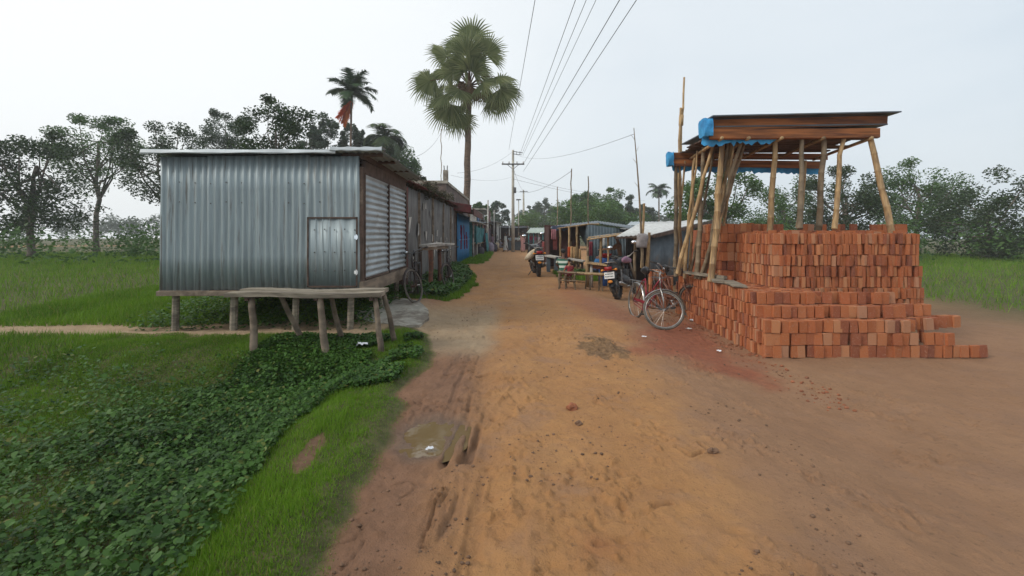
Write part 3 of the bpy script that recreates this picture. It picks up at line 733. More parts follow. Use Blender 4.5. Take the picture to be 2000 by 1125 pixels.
for (xt, yt, xb, yb, r_) in ((-1.80, 5.92, -1.70, 5.90, .036), (-1.76, 6.2, -1.66, 6.42, .034), (-2.52, 5.9, -2.42, 5.86, .045), (-2.5, 6.2, -2.42, 6.45, .034), (-3.42, 5.92, -3.36, 5.88, .045), (-3.2, 6.2, -2.98, 6.45, .036)):
    zb = hz(xb, yb)-.05; q = random.Random(int(xt*100))
    m_ = MB().tube([Vector((xt, yt, .74)).lerp(Vector((xb, yb, zb)), k/5)+Vector((q.uniform(-.008,.008), q.uniform(-.008,.008), 0)) for k in range(6)], [r_*(.9+.05*k) for k in range(6)], 9)
    m_.build('leg', MT['wood'], bn, True)

# ---- timber counter between the two bicycles
ct = thing('timber_counter', 'narrow roadside counter of pale planks on reddish wooden posts between two bicycles', 'counter', (-2.15, 11.6, .15))
m_ = MB().beam((-1.98, 10.05, 1.30), (-1.72, 10.9, 1.33), .2, .045, jit=.008); m_.build('top_plank', MT['plaster'], ct)
m_ = MB().beam((-2.02, 11.0, 1.28), (-1.66, 12.3, 1.29), .22, .05, jit=.008); m_.build('top_plank', MT['plaster'], ct)
m_ = MB().beam((-2.05, 10.2, 1.22), (-1.75, 12.1, 1.21), .09, .07); m_.build('rail', MT['wood'], ct)
for x_, y_, r_ in ((-1.98, 10.95, .058), (-1.92, 11.9, .055), (-2.3, 11.3, .04)):
    MB().tube([(x_, y_, hz(x_, y_)-.05), (x_+.01, y_, .7), (x_, y_, 1.25)], [r_, r_*.95, r_], 10).build('post', MT['rust_paint'] if x_ > -2.2 else MT['wood_dk'], ct)

# ---- weathered wall building and what stands behind it
wl = thing('weathered_shed', 'long grey weathered tin wall with peeled pale streaks and a rusty eave', 'shed', (-3.4, 15.2, .1))
MB().corr((-2.56, 20.1, .0), (0,-1,0), (0,0,1), 9.3, 2.72, .24, .012, n=4, wob=.025).build('wall', MT['old_wall'], wl, True)
MB().corr((-5.2, 10.85, .1), (1,0,0), (0,0,1), 2.6, 2.6, .2, .012).build('end_wall', MT['old_wall'], wl, True)
MB().beam((-2.50, 10.15, .2), (-2.50, 10.15, 2.62), .3, .09, up=(0,1,0), jit=.01).build('corner_panel', MT['rust_tin'], wl)
for y_ in (12.3, 14.4, 16.6, 18.6): MB().box((-2.53, y_, 1.4), (.06,.07,2.6), jit=.008).build('wall_post', MT['wood'], wl)
MB().corr((-2.35, 10.3, 2.80), (0,1,0), (-1,0,.22), 10.2, 3.0, .12, .014, wob=.02).build('roof', MT['rust_tin'], wl, True)
q = random.Random(8)
for k in range(16):
    y_ = q.uniform(11, 19.5); z_ = q.uniform(.9, 2.4); s_ = q.uniform(.12,.3)
    vs = [(-2.525, y_+q.uniform(-.5,.5)*s_+(i-.5)*s_, z_+(j-.5)*s_*q.uniform(.8,2)) for i in (0,1) for j in (0,1)]
    MB().add(vs, [(0,2,3,1)]).build('torn_poster', MT['plaster'], wl)
def leafcloud(cs, n, size, seed, flat=.7):
    g = np.random.default_rng(seed); out = []
    per = max(1, n//len(cs))
    for (c, r) in cs:
        p = g.normal(size=(per, 3)); p /= np.linalg.norm(p, axis=1)[:, None]
        p *= (g.random(per)**.45)[:, None]; p = p*np.array(r if hasattr(r, '__len__') else (r, r, r*flat))+np.array(c)
        out.append(p)
    p = np.concatenate(out); n = len(p)
    a = g.normal(size=(n, 3)); a /= np.linalg.norm(a, axis=1)[:, None]; a[:, 2] = a[:, 2]*.7-.15
    bb = np.cross(a, g.normal(size=(n, 3))); bb /= np.linalg.norm(bb, axis=1)[:, None]+1e-9
    s = size*g.uniform(.55, 1.3, n)[:, None]
    v = np.stack([p-a*s*.5, p+bb*s*.26, p+a*s*.6, p-bb*s*.26], 1).reshape(-1, 3)
    return v
def leafobj(name, cs, n, size, mat, seed, parent=None):
    v = leafcloud(cs, n, size, seed)
    return np_mesh(name, v, np.arange(len(v)).reshape(-1, 4), mat, parent, k=4)
q = random.Random(31)
cs = [((-2.55+q.uniform(-.45,.12), 10.4+8.2*k/26+q.uniform(-.2,.2), 2.95+q.uniform(-.2,.12)), q.uniform(.15,.32)) for k in range(27)]
cr = thing('creeper', 'dry dark creeper sprawling along the top of the weathered tin wall', 'creeper', (-2.6, 13, 2.7))
leafobj('foliage', cs, 9000, .075, LF['dry'], 32, cr)
m_ = MB()
for k in range(22):
    y_ = 10.5+8*k/22; m_.tube([(-2.6, y_, 2.75), (-2.5+q.uniform(-.2,.2), y_+.3, 3.05), (-2.4, y_+.7+q.uniform(0,.4), 2.85+q.uniform(-.2,.5))], .008, 4)
m_.build('stems', MT['wood'], cr)

bb_ = thing('brick_building', 'unfinished dark brick block with a stub column rising behind the weathered wall', 'building', (-4.4, 24, 0))
MB().box((-4.68, 23.7, 1.85), (3.8, 9.4, 3.7), jit=.01).build('wall', MT['brick_old'], bb_)
m_ = MB(); m_.beam((-2.80, 19.0, 3.76), (-2.80, 28.5, 3.76), .14, .12); m_.beam((-6.6, 19.02, 3.76), (-2.7, 19.02, 3.76), .14, .12)
m_.build('parapet', MT['concrete'], bb_)
m_ = MB().box((-2.84, 19.3, 4.05), (.2,.2,.5))
m_.build('stub_column', MT['concrete'], bb_)
for dx_, dy_ in ((-.06,-.06), (.06,-.06), (-.06,.06), (.06,.06)): MB().tube([(-2.84+dx_, 19.3+dy_, 4.28), (-2.84+dx_*1.2, 19.3+dy_, 4.5)], .012, 5).build('reinforcing_rod', MT['iron'], bb_)
aw = MB().corr((-1.72, 19.9, 2.62), (0,1,0), (-1,0,.18), 6.0, 1.3, .12, .014, wob=.02).build('awning', MT['red_tin'], bb_, True)
MB().beam((-2.95, 19.86, 2.86), (-1.80, 19.86, 2.68), .05, .34, jit=.01).build('awning_end', M('red_oxide_board', (.13,.025,.025), .8, .3, 4, c2=(.09,.05,.04), amt=.4), aw)
MB().beam((-1.70, 19.8, 2.55), (-1.70, 25.9, 2.55), .05, .30, jit=.01).build('awning_fascia', MT['rust_tin'], aw)
m_ = MB(); m_.beam((-1.76, 19.9, 2.57), (-1.76, 25.9, 2.57), .04, .12); m_.beam((-1.74, 19.92, 2.6), (-2.9, 19.92, 2.78), .04, .1); m_.build('awning_frame', MT['wood_dk'], aw)
MB().box((-2.62, 20.2, 1.35), (.2,.22,2.5)).build('gate_pillar', MT['brick_old'], bb_)

gt = thing('metal_gate', 'blue ribbed metal gate daubed with red paint under the rusty awning', 'gate', (-2.46, 23.1, .1))
for ya, yb in ((20.35, 23.1), (23.15, 25.9)):
    MB().corr((-2.46, yb, .16), (0,-1,0), (0,0,1), yb-ya, 2.36, .17, .018, n=8).build('gate_leaf', MT['blue_gate'], gt, True)
for z_ in (.2, 1.3, 2.5): MB().beam((-2.425, 20.35, z_), (-2.425, 25.9, z_), .03, .05).build('gate_rail', MT['blue_gate'], gt)
q = random.Random(77)
for k in range(11):
    y_ = 21.1+q.uniform(0, 3.6); z_ = q.uniform(.75, 1.25)
    MB().beam((-2.435, y_, z_), (-2.435, y_+q.uniform(-.3,.35), z_+q.uniform(.35,.85)), .004, q.uniform(.06,.11), up=(1,0,0)).build('paint_mark', MT['red_mark'], gt)

# ---- market stalls down the left side
def stall(name, label, x, y0, y1, zr, zb, depth, mats, posts, counter=None, roof_over=.45, group='market stalls along the left of the road', slope=.12, thin=.09):
    s = thing(name, label, 'stall', (x-depth/2, (y0+y1)/2, 0), 0, group)
    MB().corr((x+roof_over, y0-.2, zr), (0,1,0), (-1,0,slope), y1-y0+.4, depth+roof_over, .12, .014, n=4, wob=.03).build('roof', mats[0], s, True)
    m_ = MB(); m_.box((x-depth, (y0+y1)/2, zr/2), (.05, y1-y0, zr)); m_.box((x-depth/2, y1, zr/2), (depth,.05,zr)); m_.box((x-depth/2, y0, zr/2), (depth,.05,zr)); m_.build('wall', mats[1], s)
    for k in range(posts):
        y_ = y0+(y1-y0)*(k+.1)/max(1, posts-.8)
        MB().tube([(x+.05, y_, -.05), (x+.07, y_, zr+.02)], .05, 7).build('post', mats[2], s)
    if counter:
        m_ = MB().box((x, (y0+y1)/2, counter), (.5, (y1-y0)*.92, .05)); m_.build('counter', mats[3], s)
        m_ = MB().box((x-.1, (y0+y1)/2, counter/2), (.25, (y1-y0)*.88, counter-.08)); m_.build('counter_front', mats[4], s)
    return s
s1 = stall('market_stall', 'teal market stall under a pale tin roof just beyond the blue gate', -2.35, 26.4, 35.5, 2.28, 0, 1.8, (MT['tin_roof'], MT['teal_lt'], MT['plaster'], MT['wood'], MT['inside']), 4, .98)
for k in range(5): MB().box((-2.15, 27.3+1.7*k, 1.5), (.03, 1.05, 1.05-.1*(k % 2)), jit=.04).build('hanging_cloth', MT['teal'], s1)
sg = MB().box((-2.02, 26.6, 2.62), (.05, 1.4, .55)).build('board', MT['blue_gate'], s1)
MB().box((-1.985, 26.6, 2.62), (.01, 1.3, .46)).build('sheet', MT['barrel'], sg)
s2 = stall('market_stall', 'maroon market stall with a red upper board halfway down the left side', -2.15, 36.2, 43, 2.45, 0, 2.0, (MT['tin_dark'], cloth('maroon_cloth', (.085,.03,.045)), MT['plaster'], MT['wood'], MT['inside']), 3, .9)
MB().box((-2.0, 39.3, 3.15), (.06, 4.6, 1.0)).build('upper_board', MT['red_tin'], s2)
for k in range(4): MB().box((-2.05, 37+1.6*k, 1.5), (.04, .8, 1.1), jit=.05).build('hanging_cloth', cloth('purple_cloth', (.09,.05,.085)), s2)
s3 = stall('market_stall', 'dark market stall hung with pale striped cloths near the far end of the lane', -1.55, 44, 50, 2.75, 0, 2.5, (MT['tin_roof'], MT['inside'], MT['white'], MT['wood'], MT['inside']), 4, .9)
for k in range(5): MB().box((-1.5, 44.6+1.25*k, 1.95), (.05, .35, 1.3), jit=.06).build('hanging_cloth', MT['white'], s3)
bk = thing('market_stall', 'shadowy stall row closing the far end of the lane behind the crowd', 'stall', (-.2, 52.5, 0), 0, 'market stalls along the left of the road')
MB().corr((-2.6, 51.2, 2.35), (1,0,0), (0,1,.05), 4.6, 3, .12, .014, n=4, wob=.03).build('roof', MT['tin_dark'], bk, True)
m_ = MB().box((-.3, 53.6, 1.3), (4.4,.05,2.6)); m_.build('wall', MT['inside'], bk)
for k in range(5): MB().tube([(-2.4+k*1.05, 51.4, 0), (-2.4+k*1.05, 51.4, 2.55)], .06, 7).build('post', MT['white'] if k < 3 else MT['bamboo_old'], bk)
tc_ = thing('shop_counter', 'long dark counter across the far end of the lane with seated men behind', 'counter', (.22, 44, 0))
MB().box((.22, 44, .43), (1.2, .7, .86), jit=.02).build('cabinet', MT['tin_dark'], tc_)
MB().box((.22, 43.95, .89), (1.3, .85, .05)).build('top', MT['wood_dk'], tc_)
dr = MB(); n_ = 12; vs = []
for i in range(n_+1):
    for j in range(7):
        vs.append((-1.98+.05*math.sin(i*1.9)+.02*j, 33.2+2.6*i/n_, 1.62-1.35*j/6+.06*math.sin(i*.8)))
dr.add(vs, [(i*7+j, (i+1)*7+j, (i+1)*7+j+1, i*7+j+1) for i in range(n_) for j in range(6)])
o = dr.build('cloth_sheet', MT['teal'], None, True); tag(o, 'long teal cloth hanging to the ground at the end of the teal stall', 'cloth')
md = o.modifiers.new('thickness', 'SOLIDIFY'); md.thickness = .012
# block building with pale upper floor behind the stalls
pb_ = thing('shop_building', 'pale two storey shop building behind the far left stalls', 'building', (-4.6, 45, 0))
MB().box((-4.9, 46, 1.9), (3.6, 10, 3.8)).build('wall', MT['plaster'], pb_)
MB().box((-4.6, 46, 3.86), (4.4, 10.6, .14)).build('roof', MT['concrete'], pb_)
for k in range(3): MB().box((-3.09, 42.6+2.9*k, 2.9), (.04, 1.3, .9)).build('window', MT['inside'], pb_)
for x_, y_, h_, lb in ((-1.95, 36.1, 4.3, 'whitish post standing between the teal stall and the maroon stall'), (-1.75, 43.4, 3.9, 'thin pale post in front of the dark striped stall')):
    tag(MB().tube([(x_, y_, -.1), (x_+.03, y_, h_)], [.07, .05], 8).build('post', MT['plaster'], None, True), lb, 'post')
# ================================================================== trees
def limb_tubes(m_, base, top, r0, targets, q, bend=.12):
    base, top = Vector(base), Vector(top); pts = []; rs = []
    for k in range(9):
        t_ = k/8; pts.append(base.lerp(top, t_)+Vector((q.uniform(-1,1), q.uniform(-1,1), 0))*bend*(1 if 0 < k else 0)); rs.append(r0*(1.25 if k == 0 else 1-.6*t_))
    m_.tube(pts, rs, 8)
    for c in targets:
        c = Vector(c); i = q.randint(4, 8); a = pts[i]
        mid = a.lerp(c, .5)+Vector((q.uniform(-.3,.3), q.uniform(-.3,.3), -.08*(c-a).length))
        m_.tube([a, mid, c], [rs[i]*.6, rs[i]*.4, rs[i]*.12], 5)
TREE_GROUP = 'trees behind the market'
def tree(label, x, y, h, rx, rz, mat, n=5000, leaf=.28, trunk=.16, clumps=26, seed=1, airy=.30, cz=None, name='tree', ry=None, group=TREE_GROUP, cat='tree', z0=0, hollow=.35):
    q = random.Random(seed); t_ = thing(name, label, cat, (x, y, z0), 0, group); ry = ry or rx
    cz = cz if cz is not None else h-rz
    cs = []
    for _ in range(clumps):
        while True:
            p = Vector((q.uniform(-1,1), q.uniform(-1,1), q.uniform(-1,1)))
            if hollow < p.length < 1: break
        c = (x+p.x*rx, y+p.y*ry, z0+cz+p.z*rz); k = q.uniform(.7, 1.3)*airy*(1.15-.45*max(0, p.z))
        cs.append((c, (rx*k, rx*k, rz*k*.8)))
    leafobj('crown', cs, n, leaf, mat, seed, t_)
    m_ = MB(); limb_tubes(m_, (x, y, z0-.2), (x+q.uniform(-.3,.3), y, z0+cz+rz*.3), trunk, [c for c, r in cs[::2]], q)
    m_.build('trunk', MT['bark'], t_, True)
    return t_
def pinnate(name, label, x, y, h, L, n, mat, trunk_r, seed, droop=1.0, leaf=.5, up=.35, lean=(0,0), cat='palm', dead=None, seg=14, lw=.05, sweep=False):
    q = random.Random(seed); t_ = thing(name, label, cat, (x, y, 0))
    top = Vector((x+lean[0], y+lean[1], h)); pts = [Vector((x, y, -.2)).lerp(top, k/10)+Vector((lean[0]*.0, 0, 0)) for k in range(11)]
    MB().tube(pts, [trunk_r*(1.3-.5*k/10) for k in range(11)], 8).build('trunk', MT['palm_bark'], t_, True)
    if cat == 'palm' and 'areca' in name: MB().tube([top-Vector((0,0,.9)), top-Vector((0,0,.5)), top+Vector((0,0,.1))], [trunk_r*.8, trunk_r*1.15, trunk_r*.6], 8).build('crownshaft', LF['areca'], t_, True)
    m_ = MB()
    for i in range(n):
        az = i*2.39996+q.uniform(-.25,.25); el0 = R(q.uniform(85, 40)) if i < n*.5 else R(q.uniform(40, 2))
        if sweep: el0 = R(86-92*(i+.5)/n)
        frond(m_, top, az, el0, L*q.uniform(.85,1.1), droop, leaf, q, seg, lw)
    m_.build('crown', mat, t_)
    if dead:
        m_ = MB()
        for az, el, l_ in dead: frond(m_, top-Vector((0,0,.75)), az, el, l_, .12, leaf*.75, q, seg, lw*1.3)
        m_.build('dead_frond', LF['orange'], t_)
    return t_
def frond(m_, top, az, el0, L, droop, leaf, q, seg, lw):
    p = Vector(top); el = el0; pts = [p.copy()]
    for k in range(seg):
        el -= droop*(.5+k/seg)*.16
        p = p+Vector((math.cos(az)*math.cos(el), math.sin(az)*math.cos(el), math.sin(el)))*(L/seg); pts.append(p.copy())
    for k in range(seg):                                # rachis as a thin three sided rod
        m_.tube([pts[k], pts[k+1]], .022*L/3*(1-.7*k/seg), 3, cap=False)
    side = Vector((-math.sin(az), math.cos(az), 0))
    for k in range(1, seg+1):
        d = (pts[k]-pts[k-1]).normalized(); up_ = side.cross(d)
        for j in range(3):
            c = pts[k-1].lerp(pts[k], j/3)
            ll = leaf*(.55+.75*math.sin(math.pi*min(.97, (k+j/3)/(seg+1.2)))**.7)*q.uniform(.85,1.1)
            for sg_ in (-1, 1):
                e = (side*sg_*.85+d*.55+up_*q.uniform(-.05,.30)-Vector((0,0,q.uniform(.1,.5)*droop))).normalized()*ll
                w_ = d*lw*L/3
                m_.add([c-w_, c+e*.5+Vector((0,0,.02))-w_*.8, c+e, c+e*.5+w_*.8, c+w_], [(0,1,2,3,4)])
# ---- the fan palm
PX, PY = XU(911, 28.6), 28.6
fp = thing('fan_palm', 'tall fan palm with ragged round fan leaves rising above the brick block', 'palm', (PX, PY, 0))
heart = W(917, 160, PY)
q = random.Random(5); tp = []; tr_ = []
for k in range(25):
    z_ = -.2+(heart.z+.3)*k/24; tp.append((PX+.16*(k/24)**1.5+.02*math.sin(k*1.3), PY, z_)); tr_.append((.225-.045*k/24)*(1.03 if k % 2 else .985)+.12*max(0, 1-k/2.))
MB().tube(tp, tr_, 12).build('trunk', MT['palm_bark'], fp, True)
def fan(m_, E, out, nrm, Rr, spread, n, q, cup=.35, droopt=.18):
    out = out.normalized(); nrm = (nrm-out*nrm.dot(out)).normalized(); sx = out.cross(nrm)
    for i in range(n):
        a0 = -spread/2+spread*i/n; a1 = -spread/2+spread*(i+1)/n; am = (a0+a1)/2
        rr = Rr*(.80+.28*math.cos(am*.55))*q.uniform(.88,1.07)
        def P(a, r, lift): return E+(out*math.cos(a)+sx*math.sin(a))*r+nrm*(lift*r-cup*r*r/Rr*.35-cup*.25*r*abs(math.sin(a)))
        ri = Rr*q.uniform(.48,.58); pl = .06
        pm = P(am, ri, pl); e0 = P(a0, ri, -pl); e1 = P(a1, ri, -pl)
        tip = P(am+q.uniform(-.05,.05), rr, 0)-Vector((0,0,droopt*rr*q.uniform(.3,1.4)))
        k0 = P(a0+(am-a0)*.55, (ri+rr)/2, 0); k1 = P(a1+(am-a1)*.55, (ri+rr)/2, 0); km = P(am, (ri+rr)/2, pl*.6)
        z = Vector((0,0,droopt*rr*.28)); k0 -= z; k1 -= z; km -= z
        m_.add([E, e0, pm, e1, k0, km, k1, tip], [(0,1,2), (0,2,3), (1,4,5,2), (2,5,6,3), (4,7,5), (5,7,6)])
# bearing of each leaf in the crown: angle seen from the lane, stalk length, fan radius, lean towards / away from the road end
LEAVES = [(86,3.0,1.7,-.2),(104,2.9,1.65,.2),(66,2.9,1.65,.3),(55,2.5,1.5,-.4),(92,1.9,1.6,-.7),(116,2.3,1.5,.6),
          (131,2.5,1.5,-.2),(143,2.2,1.5,.4),(152,1.6,1.4,-.9),
          (166,2.7,1.6,.2),(177,2.9,1.5,-.3),(188,2.3,1.25,.4),
          (211,2.0,1.55,-.4),(222,2.4,1.6,.2),(234,2.2,1.55,-.3),(246,2.5,1.5,.3),(257,2.6,1.3,-.2),(230,1.3,1.4,-.9),(243,1.5,1.3,.8),
          (12,2.0,1.55,-.3),(0,2.3,1.6,.2),(-12,2.4,1.6,-.3),(-24,2.2,1.5,.2),(-35,2.0,1.3,-.2),(-10,1.4,1.4,-.9),(-4,1.3,1.3,.9),(84,.9,1.5,-1.0),(70,1.3,1.5,-.5),(112,1.25,1.4,-.6),(55,1.2,1.3,.4),(98,.75,1.25,-1.2),(58,.8,1.15,-.9),(132,.85,1.2,-.8)]
fm = MB(); st = MB()
for a, pl_, fr, dep in LEAVES:
    a = R(a); out = Vector((math.cos(a), dep, math.sin(a))).normalized()
    E = heart+out*pl_*.86-Vector((0,0,.10*pl_*abs(math.cos(a))))
    st.tube([heart-Vector((0,0,.25)), heart+out*pl_*.45+Vector((0,0,.08)), E], [.05,.03,.022], 5)
    nrm = Vector((q.uniform(-.5,.5), -1+q.uniform(-.2,.6), .35+q.uniform(-.4,.4)))
    o2 = (out+Vector((0,0,-.18*abs(math.cos(a))-.05))).normalized()
    fan(fm, E, o2, nrm, fr*.95, R(q.uniform(185, 235)), 28, q, q.uniform(.25,.6), .12+.10*abs(math.cos(a)))
fm.build('crown', LF['palm'], fp); st.build('leaf_stalks', LF['palm_dry'], fp, True)
dm = MB()
for k in range(17):
    a = R(q.uniform(170, 370)); out = Vector((math.cos(a)*.6, q.uniform(-.8,.8), math.sin(a)-.35)).normalized()
    E = heart+out*q.uniform(.15,1.1)+Vector((0,0,.15)); fan(dm, E, (out+Vector((0,0,-.9))).normalized(), Vector((q.uniform(-.6,.6),-1,.1)), q.uniform(.5,.8), R(110), 9, q, .3, .3)
dm.build('dead_leaves', LF['palm_dry'], fp)

# ---- areca palms, coconut palm
pinnate('areca_palm', 'slender betel palm with one orange dead frond above the tin kiosk', XU(681,38), 38, ZV(180,38), 2.3, 17, LF['areca'], .10, 21, .55, .66, lean=(.25,0), dead=[(R(178),R(-42),1.9),(R(200),R(-55),2.1),(R(160),R(-58),2.0),(R(185),R(-66),2.2)], lw=.065, sweep=True)
pinnate('areca_palm', 'small distant betel palm standing alone above the pale roof on the right', XU(1287,82), 82, ZV(372,82), 2.5, 14, LF['areca'], .14, 22, .75, .8, lw=.07, sweep=True)
pinnate('coconut_palm', 'coconut palm with drooping fronds among the dense trees left of the fan palm', XU(750,45), 45, ZV(272,45), 2.7, 17, LF['coco'], .17, 23, 1.0, .85, lw=.06)
# ---- broad leaved trees
tree('dark leafy tree at the far left of the street behind the kiosk', XU(540,22), 22, ZV(192,22), 1.75, 1.6, LF['dark'], 6500, .15, .10, 24, 41, .33)
for k, (u, v, Y, rx, rz, lb) in enumerate(((640,224,46,2.1,2.5,'thin airy tree with clumped grey green leaves left of the betel palm'), (604,246,44,1.7,1.9,'smaller airy tree rising just left of the thin clumped tree'), (688,232,47,1.3,2.2,'slender airy tree close behind the betel palm trunk'))):
    tree(lb, XU(u, Y), Y, ZV(v, Y), rx, rz, LF['hazy'], 5200, .24, .09, 26, 50+k, .25, hollow=.25)
tree('dense round tree behind the roof edge of the tin kiosk', XU(728,50), 50, ZV(266,50), 2.3, 2.9, LF['dark'], 9000, .28, .16, 34, 61, .34)
tree('broad dark tree right of the coconut palm behind the kiosk', XU(778,48), 48, ZV(266,48), 2.2, 3.6, LF['mid'], 9500, .26, .16, 38, 62, .34, hollow=.2)
tree('low green bush behind the weathered wall', XU(850,34), 34, ZV(358,34), 1.0, 1.1, LF['mid'], 2400, .2, .08, 16, 63)
tree('low bush filling the gap between kiosk roof and brick block', XU(815,40), 40, ZV(335,40), 1.1, 1.6, LF['dark'], 2400, .24, .1, 16, 64)
tree('bushy tree just right of the fan palm trunk above the far stalls', XU(940,62), 62, ZV(392,62), 1.5, 1.5, LF['mid'], 2600, .3, .12, 16, 65)
tree('rounded hazy tree left of the utility pole', XU(972,78), 78, ZV(391,78), 2.2, 2.0, LF['hazy'], 3200, .36, .16, 18, 66)
for k, (u, v, Y, rx, rz, mt, lb) in enumerate((
    (1032,400,105,2.6,2.6,'hazy','hazy grey tree behind the second utility pole'),
    (1062,385,100,2.8,3.6,'hazy','tall uneven hazy tree right of the second utility pole'),
    (1090,402,95,2.4,2.6,'hazy','hazy tree filling the gap beside the tall bamboo pole'),
    (1160,380,60,2.2,3.0,'mid','middle green tree between the dark round tree and the largest broad tree'),
    (1130,376,62,2.3,2.8,'mid','dark round tree behind the thatched stall between two bamboo poles'),
    (1190,369,64,3.2,3.2,'mid','largest broad green tree behind the market stalls'),
    (1222,382,68,2.0,2.4,'hazy','narrow grey green tree right of the largest broad tree'),
    (1255,400,75,2.4,2.3,'dark','dark low tree left of the lone betel palm'),
    (1310,415,120,3.0,2.2,'hazy','faint low tree beyond the pale roof right of the betel palm'),
    (1360,345,30,1.7,2.0,'mid','green tree seen between the bamboo props of the loft'),
    (1420,330,31,2.2,2.4,'mid','leafy tree behind the right end of the bamboo loft'))):
    tree(lb, XU(u, Y), Y, ZV(v, Y), rx, rz, LF[mt], 3400 if Y > 80 else 5200, .42 if Y > 80 else (.32 if Y > 40 else .2), .18, 26, 70+k, .32 if mt != 'hazy' else .27)
def bush(label, x, y, r, h, mat, n, leaf, seed, name='bush'):
    q = random.Random(seed); t_ = thing(name, label, 'bush', (x, y, 0), 0, 'bushes behind the market')
    cs = [((x+q.uniform(-r,r)*.8, y+q.uniform(-r,r)*.5, h*q.uniform(.25,.85)), (r*.42, r*.42, h*.25)) for _ in range(14)]
    leafobj('foliage', cs, n, leaf, mat, seed, t_)
    m_ = MB()
    for c, r_ in cs[::2]: m_.tube([(x, y, -.1), (x+(c[0]-x)*.4, y, c[2]*.5), c], [.05,.03,.01], 5)
    m_.build('stems', MT['bark'], t_); return t_
bush('pale green thicket behind the far pale roofed stall', XU(1055,70), 70, 4.2, 5.0, LF['light'], 8000, .3, 91)
bush('light green thicket left of the far pale roofed stall', XU(1028,66), 66, 2.0, 3.8, LF['light'], 4000, .28, 92)
bush('bright leafy thicket behind the dark stall roof', XU(1158,48), 48, 4.4, 5.0, LF['mid'], 10000, .26, 93)
bush('green thicket behind the pale roof beside the leaning bamboo pole', XU(1216,50), 50, 2.8, 4.2, LF['mid'], 6000, .26, 94)
# beyond the photo's own edges the same belt of trees goes on
q = random.Random(99)
for k, (u, v, Y, mt, lb) in enumerate(((60,250,26,'dark','broad dark tree at the extreme left of the open ground'), (190,225,34,'mid','tall green tree standing over the left end of the scene'), (330,245,30,'dark','dark crowned tree behind the closed end of the kiosk'), (450,215,40,'hazy','pale airy tree above the middle of the kiosk roof'),
    (1530,345,36,'mid','green tree over the right side of the loft'), (1650,325,30,'dark','dark tree beyond the end of the brick stack'), (1790,310,34,'mid','tall green tree at the right of the open ground'), (1930,335,28,'dark','dark tree at the extreme right of the scene'))):
    tree(lb, XU(u, Y), Y, ZV(v, Y), 3.0, 2.6+1.2*q.random(), LF[mt], 13000, .17, .2, 46, 120+k, .27, hollow=.2)
fw = []
for k in range(120):
    x_ = -150+300*k/119; y_ = 128+q.uniform(-8, 24); h_ = q.uniform(5.5, 10.5)
    if -20 < x_ < 10: h_ *= .75
    for _ in range(4): fw.append(((x_+q.uniform(-2,2), y_+q.uniform(-2,2), h_*q.uniform(.2,.85)), (2.1, 2.0, h_*.24)))
o = leafobj('far_wood', fw, 38000, .75, LF['hazy'], 301); tag(o, 'hazy belt of far trees along the horizon', 'wood', kind='stuff')
near_hedge = []
for k in range(60):
    x_ = -48+42*k/59
    near_hedge.append(((x_, 30+8*math.sin(k*1.7)-abs(x_)*.15, .9+.5*math.sin(k*2.3)), (1.5, 1.4, 1.1)))
    near_hedge.append(((14+42*k/59, 30+6*math.sin(k*1.9), 1.0+.6*math.sin(k*2.9)), (1.5, 1.4, 1.2)))
o = leafobj('scrub', near_hedge, 30000, .22, LF['mid'], 302); tag(o, 'low green scrub growing behind the sheds on both sides', 'scrub', kind='stuff')
# ================================================================== right side of the road
# ---- brick stack: soldier bricks, the ones in view as objects of their own
BR = (.112, .047, .163)
def brick_mesh(k):
    bm = bmesh.new(); bmesh.ops.create_cube(bm, size=1)
    q = random.Random(k)
    for v in bm.verts:
        v.co = Vector((v.co.x*BR[0], v.co.y*BR[1], v.co.z*BR[2]))
        v.co += Vector((q.uniform(-.004,.004), q.uniform(-.003,.003), q.uniform(-.005,.005)))
    bmesh.ops.bevel(bm, geom=bm.edges[:]+bm.verts[:], offset=.005, segments=1, affect='EDGES')
    me = bpy.data.meshes.new('brick'); bm.to_mesh(me); bm.free(); me.materials.append(MT['brick']); return me
BMS = [brick_mesh(k) for k in range(6)]
q = random.Random(17); slots = []
def bslot(x, y, z, rot=(0,0,0), tier='lower'): slots.append((x, y, z, rot, tier))
FX = lambda y: 3.47+.018*(y-7)
zb0 = -.14
def jit(): return (q.uniform(-.07,.07), q.uniform(-.05,.05), q.uniform(-.16,.16))
ny_ = int((9.75-6.2)/.058)
for i in range(ny_):
    y_ = 6.2+.058*i+q.uniform(-.004,.004)
    for r_ in range(5 if y_ > 6.55 else (4 if y_ > 6.4 else 3)):
        bslot(FX(y_)+.056+q.uniform(-.034,.028)+.012*r_, y_, zb0+.083+.171*r_+q.uniform(-.007,.007), jit())
    for c_ in range(1, 9):                    # top course of the lower tier, reaching back
        if y_ < 6.55 or (y_ > 8.3 and c_ > 3): continue
        if q.random() < .93: bslot(FX(y_)+.056+.118*c_, y_, zb0+.083+.171*4+q.uniform(-.014,.01), jit())
for c_ in range(1, 26):                       # near end of the lower tier, stepped
    for k in range(8):
        top = min(5, 3+k//3)-(c_ > 17)-(c_ > 21)-(q.random() < .12)
        for r_ in range(max(1, top)):
            if k == 0 or r_ >= 2: bslot(FX(6.2)+.056+.118*c_+q.uniform(-.02,.02), 6.2+.058*k+q.uniform(-.025,.015), zb0+.083+.171*r_, jit())
UX = 3.84
